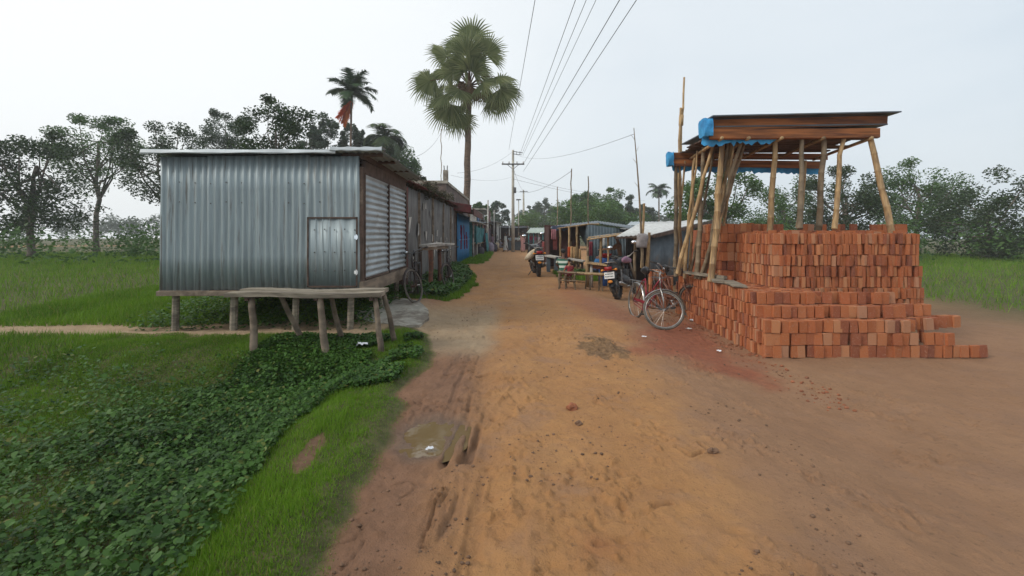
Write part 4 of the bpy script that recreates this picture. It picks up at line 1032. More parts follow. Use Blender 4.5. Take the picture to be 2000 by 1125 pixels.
for r_ in range(6):
    for i in range(13):
        y_ = 8.42+.118*i
        top = 6 if i < 9 else (5 if i < 11 else 3)
        if r_ >= top+(q.random() < .15)-(q.random() < .1): continue
        bslot(UX+.036+q.uniform(-.02,.025)+.03*r_*(i > 6), y_+q.uniform(-.01,.01), zb0+.86+.083+.171*r_+q.uniform(-.006,.006), (q.uniform(-.06,.06), q.uniform(-.06,.06), R(90)+q.uniform(-.1,.1)), 'upper')
    for c_ in range(0, 30):
        if r_ == 5 and q.random() < .25: continue
        bslot(UX+.10+.115*c_+q.uniform(-.008,.008), 8.38+q.uniform(-.03,.02), zb0+.86+.083+.171*r_+q.uniform(-.006,.006), (q.uniform(-.05,.05), q.uniform(-.05,.05), q.uniform(-.1,.1)), 'upper')
for i in range(13):
    for c_ in range(1, 8):
        if i < 9: bslot(UX+.04+.12*c_, 8.46+.118*i, zb0+.86+.083+.171*5+q.uniform(-.02,.03), jit(), 'upper')
for i in range(7):                            # small pile beyond the end of the stack
    for r_ in range(5 if i < 5 else 4): bslot(3.12+.078*i, 10.15+q.uniform(-.02,.02), zb0+.05+.083+.171*r_, (q.uniform(-.05,.05), q.uniform(-.05,.05), R(90)+q.uniform(-.08,.08)), 'pile')
for x_, y_, z_, rz_ in ((3.62, 8.18, .755, .1), (3.75, 8.12, .757, .2), (3.66, 8.16, .805, .4), (3.9, 8.1, .755, -.2)):
    bslot(x_, y_, z_, (0, R(90), R(90)+rz_), 'loose')
for x_, y_, z_, rz_ in ((3.52, 9.55, .755, .3), (3.60, 9.35, .755, -.2), (3.56, 9.45, .805, .6)):
    bslot(x_, y_, z_, (0, R(90), R(90)+rz_), 'loose')
LBL = {'lower': 'upright red brick in the long waist high lower tier of the roadside stack', 'upper': 'red brick in the tall upper tier of the roadside stack under the loft',
       'pile': 'red brick in the small separate pile behind the bicycle handlebars', 'loose': 'loose red brick lying flat on top of the lower brick tier'}
def inview(s): u = 1000+s[0]/s[1]*F; return 560 < u < 1424
vis = sorted([s for s in slots if inview(s)], key=lambda s: s[1]+(6 if s[0] > FX(s[1])+.3 and s[4] == 'lower' else 0)+(4 if s[4] == 'upper' and s[0] > UX+.08 and s[1] > 8.4 else 0))
vis, rest = vis[:298], vis[298:]
first = {}
for k, (x_, y_, z_, rot, tier) in enumerate(vis):
    if tier not in first:
        o = bpy.data.objects.new('brick', BMS[k % 6]); first[tier] = o
    else:
        o = first[tier].copy(); o.data = BMS[k % 6]
    col.objects.link(o); o.location = (x_, y_, z_); o.rotation_euler = rot
    tag(o, LBL[tier], 'brick', 'bricks of the roadside stack, '+tier)
m_ = MB()
for x_, y_, z_, rot, tier in rest+[s for s in slots if not inview(s)]:
    m_.box((x_, y_, z_), BR, rot, .003, q)
m_.box((FX(7)+.66, 8.2, zb0+.38), (1.0, 3.1, .76)); m_.box((UX+.62, 9.2, 1.12), (1.0, 1.4, 1.05)); m_.box((5.6, 9.1, .75), (2.6, 1.2, 1.75)); m_.box((5.35, 7.95, .7), (2.1, 1.5, 1.66))
for r_ in range(10):
    for i in range(19): m_.box((4.25+.118*i+q.uniform(-.01,.01), 7.12+q.uniform(-.035,.025)+.03*(r_ > 7)+.04*(r_ > 4), zb0+.083+.171*r_+q.uniform(-.006,.006)), BR if False else (.047,.112,.163), (q.uniform(-.05,.05), q.uniform(-.05,.05), q.uniform(-.2,.2)), .003, q); m_.box((4.31+.118*i+q.uniform(-.01,.01), 7.13+q.uniform(-.035,.025)+.03*(r_ > 7)+.04*(r_ > 4), zb0+.083+.171*r_+q.uniform(-.006,.006)), (.047,.112,.163), (q.uniform(-.05,.05), q.uniform(-.05,.05), q.uniform(-.1,.1)), .003, q)
    for i in range(22 if r_ > 3 else 0): m_.box((4.2+q.uniform(-.025,.02), 7.15+.058*i, zb0+.083+.171*r_+q.uniform(-.008,.008)), BR, jit(), .003, q)
for i in range(28):
    for c_ in range(18): m_.box((4.28+.118*c_, 7.2+.068*i, zb0+.083+.171*9+q.uniform(-.05,.06)), BR, jit(), .003, q)
tag(m_.build('brick_stack', MT['brick']), 'solid bulk of stacked red bricks behind and beyond the front bricks', 'bricks', kind='stuff')
for (a, b, lb) in (((3.50,7.6,.745), (3.66,8.05,.765), 'short grey board lying on the lower brick tier by the bamboo foot'), ((3.55,7.0,.745), (3.7,7.75,.75), 'grey board on the near end of the lower brick tier')):
    tag(MB().beam(a, b, .2, .03, jit=.006).build('board', MT['wood_grey']), lb, 'board')
tag(MB().beam((3.35,8.75,.82), (3.72,7.85,.80), .07, .05, jit=.004).build('stick', MT['wood_grey']), 'long stick laid across the lower brick tier beside the bicycle handlebar', 'stick')
# brick bits scattered on the red dust
m_ = MB()
for _ in range(420):
    y_ = q.uniform(4.2, 10.2); x_ = FX(y_)-abs(q.gauss(0, .28))+.02; s_ = .006+.022*q.random()**2.5
    m_.ball((x_, y_, float(height(np.array([x_]), np.array([y_]))[0])+s_*.3), (s_, s_*.8, s_*.6), 6, 4, .3, q)
tag(m_.build('brick_crumbs', MT['rubble']), 'crumbs of broken brick on the red dust along the stack', 'brick crumbs', kind='stuff')

# ---- bamboo loft with plank roof and blue tarpaulin
lf = thing('bamboo_loft', 'plank roofed loft on leaning bamboo props with blue tarpaulin edges over the bricks', 'shelter', (5, 8.3, .8))
m_ = MB(); m_.beam((3.33, 7.58, 3.40), (6.3, 7.58, 3.47), .05, .17, jit=.012); m_.beam((3.30, 7.545, 3.225), (6.15, 7.545, 3.24), .05, .15, jit=.012); m_.build('near_fascia', MT['wood_or'], lf)
m_ = MB(); m_.beam((3.2, 9.0, 3.12), (6.3, 9.0, 3.10), .05, .13, jit=.01); m_.beam((3.17, 8.965, 2.975), (6.2, 8.965, 2.93), .05, .14, jit=.01); m_.build('far_fascia', MT['wood_or'], lf)
m_ = MB(); q = random.Random(4)
for k in range(11): m_.beam((3.36+q.uniform(-.06,.06), 7.65+.125*k, 3.26-.008*k), (6.2+q.uniform(-.2,.2), 7.65+.125*k, 3.28-.008*k), .115, .025, jit=.008)
m_.build('plank_deck', MT['wood_dk'], lf)
m_ = MB(); m_.beam((3.30, 7.55, 3.502), (6.4, 7.55, 3.57), .3, .02); m_.beam((3.4, 8.3, 3.36), (6.3, 8.3, 3.40), 1.5, .02); m_.build('roof_cover', MT['tin_dark'], lf)
for x_ in (3.5, 3.95, 4.5, 5.2, 6): MB().tube([(x_, 7.5, 3.16), (x_+.05, 9.05, 3.05)], [.03,.026], 7).build('joist', MT['bamboo'], lf, True)
def tarp_sheet(P00, P10, P01, P11, nu, nv, amp, seed):
    q = random.Random(seed); m_ = MB(); P00, P10, P01, P11 = map(Vector, (P00, P10, P01, P11)); vs = []
    for j in range(nv+1):
        for i in range(nu+1):
            a, b = i/nu, j/nv; p = P00.lerp(P10, a).lerp(P01.lerp(P11, a), b)
            w_ = amp*(math.sin(a*9+seed)+math.sin(a*23+b*5+seed))*.5
            edge = -q.uniform(0, .07) if j == nv else 0
            vs.append(p+Vector((w_*.4, w_, edge+q.uniform(-.01,.01))))
    m_.add(vs, [(j*(nu+1)+i, j*(nu+1)+i+1, (j+1)*(nu+1)+i+1, (j+1)*(nu+1)+i) for j in range(nv) for i in range(nu)])
    return m_
def crumple(c, r):                           # sheet gathered and folded round the end of the boards
    q = random.Random(int(c[0]*100)); m_ = MB(); n, k = 22, 9; vs = []
    for j in range(k+1):
        b = j/k
        for i in range(n):
            a = 2*math.pi*i/n; f = 1+.045*math.sin(a*4+j*.5)+q.uniform(-.025,.025)
            sq = 1/max(abs(math.cos(a)), abs(math.sin(a)))**.9
            vs.append(Vector(c)+Vector(((b-.5)*r[0]*1.9+q.uniform(-.006,.006), math.cos(a)*r[1]*f*sq*.80, math.sin(a)*r[2]*f*sq*(.84+.05*math.sin(b*6)))))
    m_.add(vs, [(j*n+i, j*n+(i+1) % n, (j+1)*n+(i+1) % n, (j+1)*n+i) for j in range(k) for i in range(n)]+[tuple(range(n-1,-1,-1))])
    return m_
def tarpo(name, m_):
    o = m_.build(name, MT['tarp'], lf, False); s_ = o.modifiers.new('thickness', 'SOLIDIFY'); s_.thickness = .008; return o
tarpo('tarpaulin', tarp_sheet((3.18,9.03,2.97), (6.2,9.03,2.92), (3.22,9.04,2.86), (6.2,9.04,2.80), 60, 3, .02, 3))
tarpo('tarpaulin', tarp_sheet((3.22,7.62,3.20), (4.6,7.62,3.20), (3.2,7.62,3.10), (4.4,7.62,3.14), 24, 3, .02, 5))
for (cx_, cy_, cz_, rx_, ry_, rz_) in ((3.27,7.60,3.34,.075,.16,.18), (3.15,8.99,3.05,.055,.10,.165)):
    tarpo('tarpaulin_wrap', crumple((cx_, cy_, cz_), (rx_, ry_, rz_)))
PROPS = [((3.27,9.0,2.98),(3.27,9.0,.72),.038),((3.36,9.02,2.98),(3.42,9.15,.72),.028),((3.55,8.75,3.1),(3.38,8.85,.70),.03),((3.56,8.35,3.15),(3.52,8.6,.72),.042),
         ((3.66,8.2,3.18),(3.20,8.72,.80),.034),((3.70,7.92,3.2),(3.55,8.02,.72),.05),((3.78,7.85,3.2),(3.72,8.7,.72),.03),((3.85,7.9,3.2),(3.78,8.3,1.7),.034),
         ((3.60,8.9,3.05),(3.64,9.2,.72),.026),((3.95,7.7,3.2),(3.55,8.5,.72),.032),((4.02,8.6,3.1),(3.95,8.75,1.74),.036),((4.5,7.7,3.2),(4.4,7.75,.82),.048),((5.3,7.65,3.2),(5.2,7.7,.8),.048),((6.05,7.6,3.2),(6.25,7.0,-.1),.05),((5.8,8.9,3.0),(5.7,8.95,1.7),.045),((4.9,7.65,3.2),(4.7,7.35,1.65),.04),((3.44,8.95,3.0),(3.36,9.3,.75),.022),((3.5,8.5,3.12),(3.42,9.1,.75),.02),((3.74,8.3,3.18),(3.52,8.9,.75),.024),((3.9,8.0,3.2),(3.66,8.25,.75),.026),((3.82,7.75,3.2),(3.86,8.2,1.72),.022),((4.1,7.9,3.2),(3.9,8.5,1.74),.03),((5.6,7.62,3.2),(5.35,7.5,1.65),.038)]
def bamboo(m_, a, b, r, n=9, seed=1, wob=.012):
    a, b = Vector(a), Vector(b); L = (b-a).length; k = max(4, int(L/.3)); q = random.Random(seed); pts = []; rs = []
    for i in range(k+1):
        p = a.lerp(b, i/k)+Vector((q.uniform(-wob,wob), q.uniform(-wob,wob), 0)); d = (b-a).normalized()
        pts += [p-d*.012, p, p+d*.012]; rr = r*(.85+.3*i/k); rs += [rr, rr*1.13, rr]
    m_.tube(pts, rs, n); return m_
for k, (a, b, r_) in enumerate(PROPS):
    bamboo(MB(), a, b, r_, seed=k, wob=.016).build('bamboo_prop', MT['bamboo'] if k % 3 else MT['bamboo_old'], lf, True)
def pole_thing(label, a, b, r, seed, mat='bamboo', name='bamboo_pole', group='tall bamboo poles', wob=.02):
    return tag(bamboo(MB(), a, b, r, seed=seed, wob=wob).build(name, MT[mat], None, True), label, 'pole', group)
m_ = bamboo(MB(), W(1337,152,9.35), W(1327,330,9.35), .022, seed=3); bamboo(m_, W(1330,212,9.33), W(1318,520,9.33), .028, seed=4); m_.tube([W(1331,225,9.34), W(1330,245,9.34)], .05, 8)
tag(m_.build('bamboo_pole', MT['bamboo'], None, True), 'tallest upright bamboo pole spliced in two beside the left end of the loft', 'pole', 'tall bamboo poles')
m_ = MB(); pts = []
for k in range(13):
    t_ = k/12; p = W(1238+17*t_+2.5*math.sin(t_*3), 250+280*t_, 12.0); pts.append(p)
m_.tube(pts, [.010+.03*k/12 for k in range(13)], 8)
for k in (1, 2, 3, 5): m_.tube([pts[k], pts[k]+Vector((.10*(-1)**k, .05, .16))], [.006,.003], 4)
tag(m_.build('bamboo_pole', MT['bamboo_old'], None, True), 'long thin leaning bamboo pole tapering to a bare tip left of the lone betel palm', 'pole', 'tall bamboo poles')
pole_thing('shorter bamboo pole standing right beside the foot of the long leaning pole', W(1258,398,12.1), W(1252,522,12.1), .034, 5)
pole_thing('slim upright bamboo pole rising behind the left half of the dark stall roof', W(1116,330,19.6), (2.55,19.6,0), .028, 6, 'bamboo_old')
pole_thing('thin bamboo pole in front of the round trees above the dark stall ridge', W(1149,345,18.2), (3.1,18.2,0), .026, 7, 'bamboo_old')
pole_thing('faint thin bamboo pole left of the other poles above the stall corner', W(1089,365,27), (2.73,27,0), .028, 8, 'bamboo_old')
pole_thing('thin bare pole standing between the kiosk and the fan palm', W(862,252,24.5), (-3.85,24.5,2.2), .022, 9, 'bamboo_old', wob=.03)
pole_thing('slanted bamboo prop beside the leaning pole under the pale roof corner', W(1268,455,12.2), W(1262,530,12.2), .04, 10)
m_ = MB(); vs = []
for j in range(7):
    for i in range(9):
        a = 2*math.pi*i/9; r_ = (.09,.145,.15,.15,.155,.15,.14)[j]
        vs.append(Vector((XU(1254,11.9)+math.cos(a)*r_*(1+.15*math.sin(3*a+j)), 11.9+math.sin(a)*r_*.35, ZV(456,11.9)-.062*j)))
m_.add(vs, [(j*9+i, j*9+(i+1) % 9, (j+1)*9+(i+1) % 9, (j+1)*9+i) for j in range(6) for i in range(9)]+[tuple(range(8,-1,-1)), tuple(54+i for i in range(9))])
tag(m_.build('cloth_bag', MT['cloth_grey'], None, True), 'grey cloth bag hanging on the pair of bamboo poles', 'bag')

# ---- low shed with the pale roof
ps = thing('pale_roof_shed', 'low dark ribbed tin shed under a pale sloping roof beyond the bricks', 'shed', (4.6, 13.5, 0))
def sheet(P, nu, nv, pitch, amp, thick=.01):
    P = [Vector(p) for p in P]; L = (P[1]-P[0]).length; nu = int(L/pitch*5); nn = (P[1]-P[0]).cross(P[3]-P[0]).normalized(); m_ = MB(); vs = []
    for layer in (0, 1):
        for i in range(nu+1):
            a = i/nu
            for j in range(nv+1):
                b = j/nv; p = P[0].lerp(P[1], a).lerp(P[3].lerp(P[2], a), b); vs.append(p+nn*(amp*math.sin(a*L/pitch*2*math.pi)-layer*thick))
    N = (nu+1)*(nv+1); m = nv+1; fs = []
    for i in range(nu):
        for j in range(nv): a = i*m+j; fs += [(a, a+m, a+m+1, a+1), (a+N, a+N+1, a+N+m+1, a+N+m)]
        a = i*m; fs.append((a, a+N, a+N+m, a+m)); a = i*m+nv; fs.append((a, a+m, a+m+N, a+N))
    for j in range(nv): a = j; fs.append((a, a+1, a+1+N, a+N)); a = nu*m+j; fs.append((a, a+N, a+1+N, a+1))
    return m_.add(vs, fs)
sheet((W(1203,462,12.4), W(1276,458,12.5), W(1392,429,17), W(1252,434,17)), 1, 3, .13, .012).build('roof', MT['white'], ps, True)
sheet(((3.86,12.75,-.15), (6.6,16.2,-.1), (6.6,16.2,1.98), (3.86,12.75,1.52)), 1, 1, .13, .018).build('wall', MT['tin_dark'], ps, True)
m_ = MB(); m_.beam(W(1277,461,12.5), W(1394,433,17), .07, .10); m_.beam(W(1203,465,12.4), W(1276,461,12.5), .05, .05); m_.build('roof_edge', MT['wood_dk'], ps)
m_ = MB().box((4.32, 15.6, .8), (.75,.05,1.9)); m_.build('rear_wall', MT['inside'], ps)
for u_, Y_ in ((1267, 12.7), (1240, 12.9)): bamboo(MB(), (XU(u_, Y_), Y_, -.15), (XU(u_, Y_), Y_, 1.5), .04, seed=u_).build('post', MT['bamboo_old'], ps, True)

# ---- main stall, dark roof
ms = thing('dark_stall', 'open fronted stall with dark sagging tin roof and blue grey tin side', 'stall', (3.2, 18.5, 0))
sheet((W(1074,446,18.6), W(1169,437,17.2), W(1166,431,21.5), W(1078,441,22)), 1, 3, .14, .014).build('roof', MT['tin_dark'], ms, True)
sheet((W(1169,436,17.2), W(1256,450,15.9), W(1236,441,20), W(1166,431,21.5)), 1, 3, .14, .014).build('roof', MT['tin_dark'], ms, True)
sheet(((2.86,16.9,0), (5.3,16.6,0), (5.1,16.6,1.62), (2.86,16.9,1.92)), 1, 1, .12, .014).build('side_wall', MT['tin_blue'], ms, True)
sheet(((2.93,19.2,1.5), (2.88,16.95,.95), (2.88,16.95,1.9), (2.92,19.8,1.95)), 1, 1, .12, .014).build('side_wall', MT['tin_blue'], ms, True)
MB().box((2.4, 21.6, 1), (1.7,.05,2.0)).box((1.62, 20.6, .95), (.05,2,1.9)).build('rear_wall', cloth('dull_red_wall', (.075,.032,.028)), ms)
for k in range(5): bamboo(MB(), W(1082+4*k,447-.5*k,18.5), W(1150+5*k,437.5,17.2), .022, 6, k).build('roof_pole', MT['bamboo'], ms, True)
for u_, Y_, v_ in ((1094, 18.3, 446), (1112, 17.9, 444), (1127, 17.6, 443)): bamboo(MB(), (XU(u_, Y_), Y_, 0), (XU(u_, Y_), Y_, ZV(v_, Y_)), .042, seed=u_).build('post', MT['bamboo'], ms, True)
tarp2 = tarp_sheet(W(1077,441,18.4), W(1113,441,18.3), W(1079,448,18.4), W(1112,449,18.3), 12, 2, .03, 8).build('roof_sheet', cloth('dull_blue_sheet', (.06,.075,.12)), ms, True)
m_ = MB()
for i, (u0, u1, v0, v1, Y_) in enumerate(((1094,1112,447,505,18.9), (1112,1131,445,470,19.5))):
    m_.box(((XU(u0,Y_)+XU(u1,Y_))/2, Y_, (ZV(v0,Y_)+ZV(v1,Y_))/2), (XU(u1,Y_)-XU(u0,Y_), .04, ZV(v0,Y_)-ZV(v1,Y_)), jit=.02)
m_.build('hanging_cloth', cloth('dark_maroon', (.06,.022,.022)), ms)
gm = 'rolled mats standing in the dark stall'
for k, (u_, v0, v1, lb) in enumerate(((1116,481,507,'leftmost rolled tan mat beside the orange cloth in the dark stall'), (1121,482,507,'second rolled tan mat in the dark stall'), (1126,483,507,'third rolled tan mat leaning by the tall stick in the dark stall'), (1132,486,507,'shortest rolled mat at the right end of the row in the dark stall'))):
    tag(MB().tube([W(u_, v1+9, 17.3), W(u_+.5, v0, 17.3)], [.055,.048], 10).build('rolled_mat', cloth('straw_mat', (.33,.20,.09)), None, True), lb, 'mat', gm)
pole_thing('short stick leaning among the rolled mats inside the dark stall', W(1128,463,17.25), W(1121,512,17.2), .02, 14)
def drape(name, label, u0, u1, v0, v1, Y, mat, cat='cloth', group=None, seed=1):
    m_ = MB(); n_ = 10; q = random.Random(seed); vs = []
    for j in range(7):
        for i in range(n_+1):
            p = W(u0+(u1-u0)*i/n_*(1+.04*math.sin(j*2+seed)), v0+(v1-v0)*j/6, Y); p.y += .035*math.sin(i*1.7+seed)*(.3+j/6); p.z += q.uniform(-.012,.012)*(j > 0); vs.append(p)
    m_.add(vs, [(j*(n_+1)+i, j*(n_+1)+i+1, (j+1)*(n_+1)+i+1, (j+1)*(n_+1)+i) for j in range(6) for i in range(n_)])
    o = m_.build(name, mat, None, True); s_ = o.modifiers.new('thickness', 'SOLIDIFY'); s_.thickness = .012
    return tag(o, label, cat, group)
drape('hanging_cloth', 'bright orange cloth hanging upright in the dark stall', 1109.5,1114,482,503,17.4, cloth('orange_cloth', (.55,.10,.025)), seed=2)
drape('hanging_shirt', 'faded pink cloth hung at the outer left corner of the dark stall roof', 1077,1086,448,468,18.2, cloth('faded_pink', (.33,.13,.14)), seed=3)
drape('hanging_cloth', 'brick red cloth hanging below the faded pink one at the stall corner', 1080,1088,462,488,18.25, cloth('brick_red_cloth', (.22,.055,.045)), seed=4)
drape('hanging_cloth', 'crimson cloth hanging by the thick pale post of the bamboo stall', 1148,1158,472,500,15.6, cloth('crimson_cloth', (.22,.03,.045)), seed=5)
drape('paper_sheet', 'pale paper sheet pinned to the blue grey tin wall', 1177,1182,464,480,16.5, MT['white'], 'paper', seed=6)
drape('dark_jacket', 'black cloth hanging right of the shirtless man', 1226,1234,462,500,14.6, MT['black'], 'clothing', seed=7)
pt = thing('plank_table', 'pale plank table in front of the rolled mats', 'table', (2.5, 16.6, 0))
MB().beam(W(1110,505,16.6), W(1141,510,16.4), .35, .05, jit=.006).build('top', MT['plaster'], pt)
for u_ in (1114, 1137): MB().box((XU(u_,16.5), 16.5, .3), (.06,.25,.62)).build('leg', MT['wood_dk'], pt)
pt = thing('white_table', 'small white topped table between the black scooter and the striped shirt boy', 'table', (1.6, 18.2, 0))
MB().beam(W(1068,499,18.4), W(1092,503,18.0), .5, .05, jit=.006).build('top', MT['plaster'], pt)
for u_, Y_ in ((1071,18.3), (1086,18.0)): MB().box((XU(u_,Y_), Y_, .33), (.14,.3,.66)).build('leg', MT['tin_dark'], pt)

# ---- bamboo stall with rails, bench, barrels
bs_ = thing('bamboo_stall', 'rickety bamboo stall with a thin slanting awning and a brown counter plank', 'stall', (2.8, 14.2, 0))
sheet((W(1152,466,13.9), W(1214,456,13.6), W(1232,452,15.4), W(1160,460,15.6)), 1, 2, .12, .01).build('awning', MT['tin_blue'], bs_, True)
m_ = MB(); bamboo(m_, W(1147,468,13.85), W(1216,458,13.55), .026, 7, 2); bamboo(m_, W(1150,464,14.4), W(1225,455,14.0), .024, 7, 3); m_.build('awning_pole', MT['bamboo'], bs_, True)
for u_, v_, r_, mt in ((1148.5,466,.035,'bamboo_old'), (1174,463,.042,'bamboo'), (1188,461,.03,'bamboo')):
    bamboo(MB(), (XU(u_,13.95), 13.95, -.05), (XU(u_,13.95), 13.95, ZV(v_,13.95)), r_, seed=u_).build('post', MT[mt], bs_, True)
MB().beam(W(1149,513,13.8), W(1198,519,13.5), .45, .04).build('counter_top', MT['bamboo'], bs_)
MB().beam(W(1150,518,13.75), W(1198,524,13.45), .03, .16).build('counter_front', MT['wood_or'], bs_)
for u_ in (1147, 1155): MB().tube([W(u_,500 if u_ < 1150 else 515,13.7), (XU(u_,13.7), 13.7, -.08)], [.05,.06], 8).build('leg', MT['bamboo'] if u_ < 1150 else MT['plaster'], bs_, True)
be = thing('bamboo_bench', 'long low bamboo bench with thin paired legs in front of the blue barrel', 'bench', (2.1, 13.2, 0))
m_ = MB()
for k in range(3): bamboo(m_, W(1092,531+k*.8,13.3-.12*k), W(1197,536+k*.8,13.0-.12*k), .028, 8, k+20)
m_.build('seat', MT['bamboo'], be, True)
for u_ in (1106, 1145, 1152, 1170, 1176, 1192):
    bamboo(MB(), (XU(u_,13.0), 13.0+.1*(u_ % 2), -.1), (XU(u_,13.0), 13.0, .42), .024, seed=u_).build('leg', MT['bamboo_old'], be, True)
st_ = thing('bamboo_stool', 'squat bamboo stool frame under the children', 'stool', (1.55, 12.7, 0))
m_ = MB()
for k in range(4): bamboo(m_, W(1090,531,13.0-.1*k), W(1125,533,12.9-.1*k), .024, 8, k+30)
m_.build('seat', MT['bamboo_old'], st_, True)
m_ = MB(); bamboo(m_, W(1091,547,12.62), W(1124,549,12.55), .018, 7, 41); bamboo(m_, W(1090,541,12.9), W(1124,543,12.9), .018, 7, 42); m_.build('stretcher', MT['bamboo_old'], st_, True)
for u_, Y_ in ((1091,12.6), (1104,12.6), (1122,12.58), (1093,12.95), (1121,12.95)):
    bamboo(MB(), (XU(u_,Y_)+.02, Y_, -.1), (XU(u_,Y_), Y_, .43), .024, seed=u_+3).build('leg', MT['bamboo_old'], st_, True)
def barrel(label, u, Y, zt, zb, r, seed):
    o = MB().lathe([(r*.9,zb),(r*.97,zb+.02),(r,zb+.15),(r*1.03,zb+.3),(r*1.0,zb+.33),(r*1.03,zb+.36),(r*1.0,zt-.12),(r*.93,zt-.02),(r*.9,zt),(r*.82,zt),(r*.8,zt-.03)], (XU(u,Y), Y, 0), 20)
    return tag(o.build('barrel', MT['barrel'], None, True), label, 'barrel', 'blue plastic barrels')
barrel('blue plastic barrel topped by a red basin in the bamboo stall', 1183, 14.35, .80, -.08, .215, 1)
barrel('blue plastic barrel half hidden behind the motorcycle right of the basin', 1201, 14.6, .74, -.08, .2, 2)
tag(MB().lathe([(.10,.815),(.17,.83),(.205,.93),(.215,.935),(.20,.925),(.16,.84),(.05,.83)], (XU(1183,14.35), 14.35, 0), 20).build('basin', MT['red_plast'], None, True), 'red plastic basin sitting on the blue barrel', 'basin')
tag(MB().lathe([(.06,.765),(.14,.775),(.2,.80),(.19,.805),(.05,.785)], (XU(1198,14.3), 14.55, 0), 18).build('metal_plate', MT['chrome'], None, True), 'shiny flat metal dish on the barrel beside the shirtless man', 'dish')
vp = leafobj('vegetable_heap', [((XU(1122+7*k,14.6), 14.6, .36), (.16,.14,.07)) for k in range(4)], 900, .075, LF['light'], 7)
tag(vp, 'heap of green leaf vegetables behind the low bamboo bench', 'vegetables', kind='stuff')
vt = thing('low_table', 'low plank table carrying the green vegetables', 'table', (XU(1130,14.6), 14.6, 0))
MB().box((XU(1132,14.6), 14.6, .27), (.75,.4,.05)).build('top', MT['wood_dk'], vt)
for dx_ in (-.3, .3): MB().box((XU(1132,14.6)+dx_, 14.6, .1), (.06,.3,.36)).build('leg', MT['wood_dk'], vt)
# ---- far stall on the right
fs_ = thing('far_stall', 'far market stall with a pale green tin roof on slim teal posts', 'stall', (2.6, 42, 0))
sheet((W(1028,455,40), W(1082,455,40), W(1086,444,46), W(1036,445,46)), 1, 2, .3, .02).build('roof', M('pale_green_roof', (.40,.46,.40), .6, .15, 3), fs_, True)
for k in range(7): MB().tube([(1.5+.42*k, 40.2, 0), (1.5+.42*k, 40.2, 1.7)], .045, 6).build('post', MT['teal_lt'], fs_, True)
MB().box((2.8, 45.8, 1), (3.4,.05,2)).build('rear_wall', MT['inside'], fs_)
MB().box((2.6, 40.6, .75), (2.3,.6,.06)).build('counter', MT['wood_dk'], fs_)
fr = thing('distant_roof_shed', 'pale tin roof of a shed showing behind the leaning bamboo pole', 'shed', (XU(1240,30), 30, 0))
sheet((W(1224,440,30), W(1300,440,30), W(1290,433,34), W(1232,433,34)), 1, 2, .3, .02).build('roof', MT['tin_roof'], fr, True)
MB().box((XU(1262,30.2), 31.5, 1), (2.3,2.4,2.0)).build('wall', MT['tin_side'], fr)

# ---- power line
up_ = thing('utility_pole', 'tall concrete utility pole with a crossarm standing in the lane end', 'utility pole', (XU(1002,40), 40, 0), 0, 'utility poles')
MB().tube([(XU(1002,40), 40, -.3), (XU(1002,40), 40, ZV(293,40))], [.17,.10], 10).build('shaft', MT['pole'], up_, True)
X0 = XU(1002,40)
MB().box((X0, 39.88, ZV(321,40)), (2.0,.1,.12)).build('crossarm', MT['iron'], up_)
m_ = MB(); m_.tube([(X0-.5,39.88,ZV(322,40)), (X0,39.9,ZV(331,40))], .025, 5); m_.tube([(X0+.5,39.88,ZV(322,40)), (X0,39.9,ZV(331,40))], .025, 5); m_.build('brace', MT['iron'], up_)
for dx_ in (-.9,-.35,.35,.9): MB().lathe([(.02,0),(.05,.02),(.05,.06),(.035,.08),(.05,.10),(.05,.15),(.02,.18)], (X0+dx_, 39.88, ZV(321,40)+.06), 8).build('insulator', MT['plaster'], up_, True)
m_ = MB(); m_.beam((X0, 39.9, ZV(296,40)), (X0+.85, 39.9, ZV(299,40)), .05, .05); m_.beam((X0, 39.9, ZV(301,40)), (X0+.75, 39.9, ZV(303,40)), .05, .05)
for dx_ in (.3,.6): m_.beam((X0+dx_, 39.9, ZV(303,40)), (X0+dx_, 39.9, ZV(296,40)), .04, .04, up=(0,1,0))
m_.build('side_bracket', MT['iron'], up_)
MB().box((X0+.17, 39.85, ZV(372,40)), (.22,.2,.5), jit=.01).build('junction_box', MT['iron'], up_)
u2 = thing('utility_pole', 'second slimmer utility pole with a flared pale foot behind the far stall', 'utility pole', (XU(1023,72), 72, 0), 0, 'utility poles')
MB().tube([(XU(1024,72), 72, -.2), (XU(1024,72), 72, 1.6), (XU(1023,72), 72, 2.6), (XU(1022.5,72), 72, ZV(371,72))], [.5,.4,.19,.12], 9).build('shaft', MT['pole'], u2, True)
MB().box((XU(1023,72), 71.9, ZV(374,72)), (1.3,.1,.1)).build('crossarm', MT['iron'], u2)
sp = thing('lamp_post', 'thin post with a flat dark head left of the second utility pole', 'lamp post', (XU(1013,58), 58, 0))
MB().tube([(XU(1013,58), 58, -.1), (XU(1013,58), 58, ZV(391,58))], [.07,.05], 8).build('shaft', MT['pole'], sp, True)
MB().box((XU(1013,58), 58, ZV(390,58)), (.62,.4,.14), jit=.02).build('head', MT['iron'], sp)
def wire(label, pts, r=.012, sag=0, n=24):
    a = []
    for i in range(n+1):
        t_ = i/n; p = Vector(pts[0]).lerp(Vector(pts[1]), t_); p.z -= sag*4*t_*(1-t_); a.append(p)
    return tag(MB().tube(a, r, 5).build('overhead_wire', MT['wire'], None, True), label, 'wire', 'overhead wires')
def through(u0, v0, Y0, u1, v1, Y1, Yend):
    a, b = W(u0,v0,Y0), W(u1,v1,Y1); t_ = (Yend-Y0)/(Y1-Y0); return a, a.lerp(b, t_)
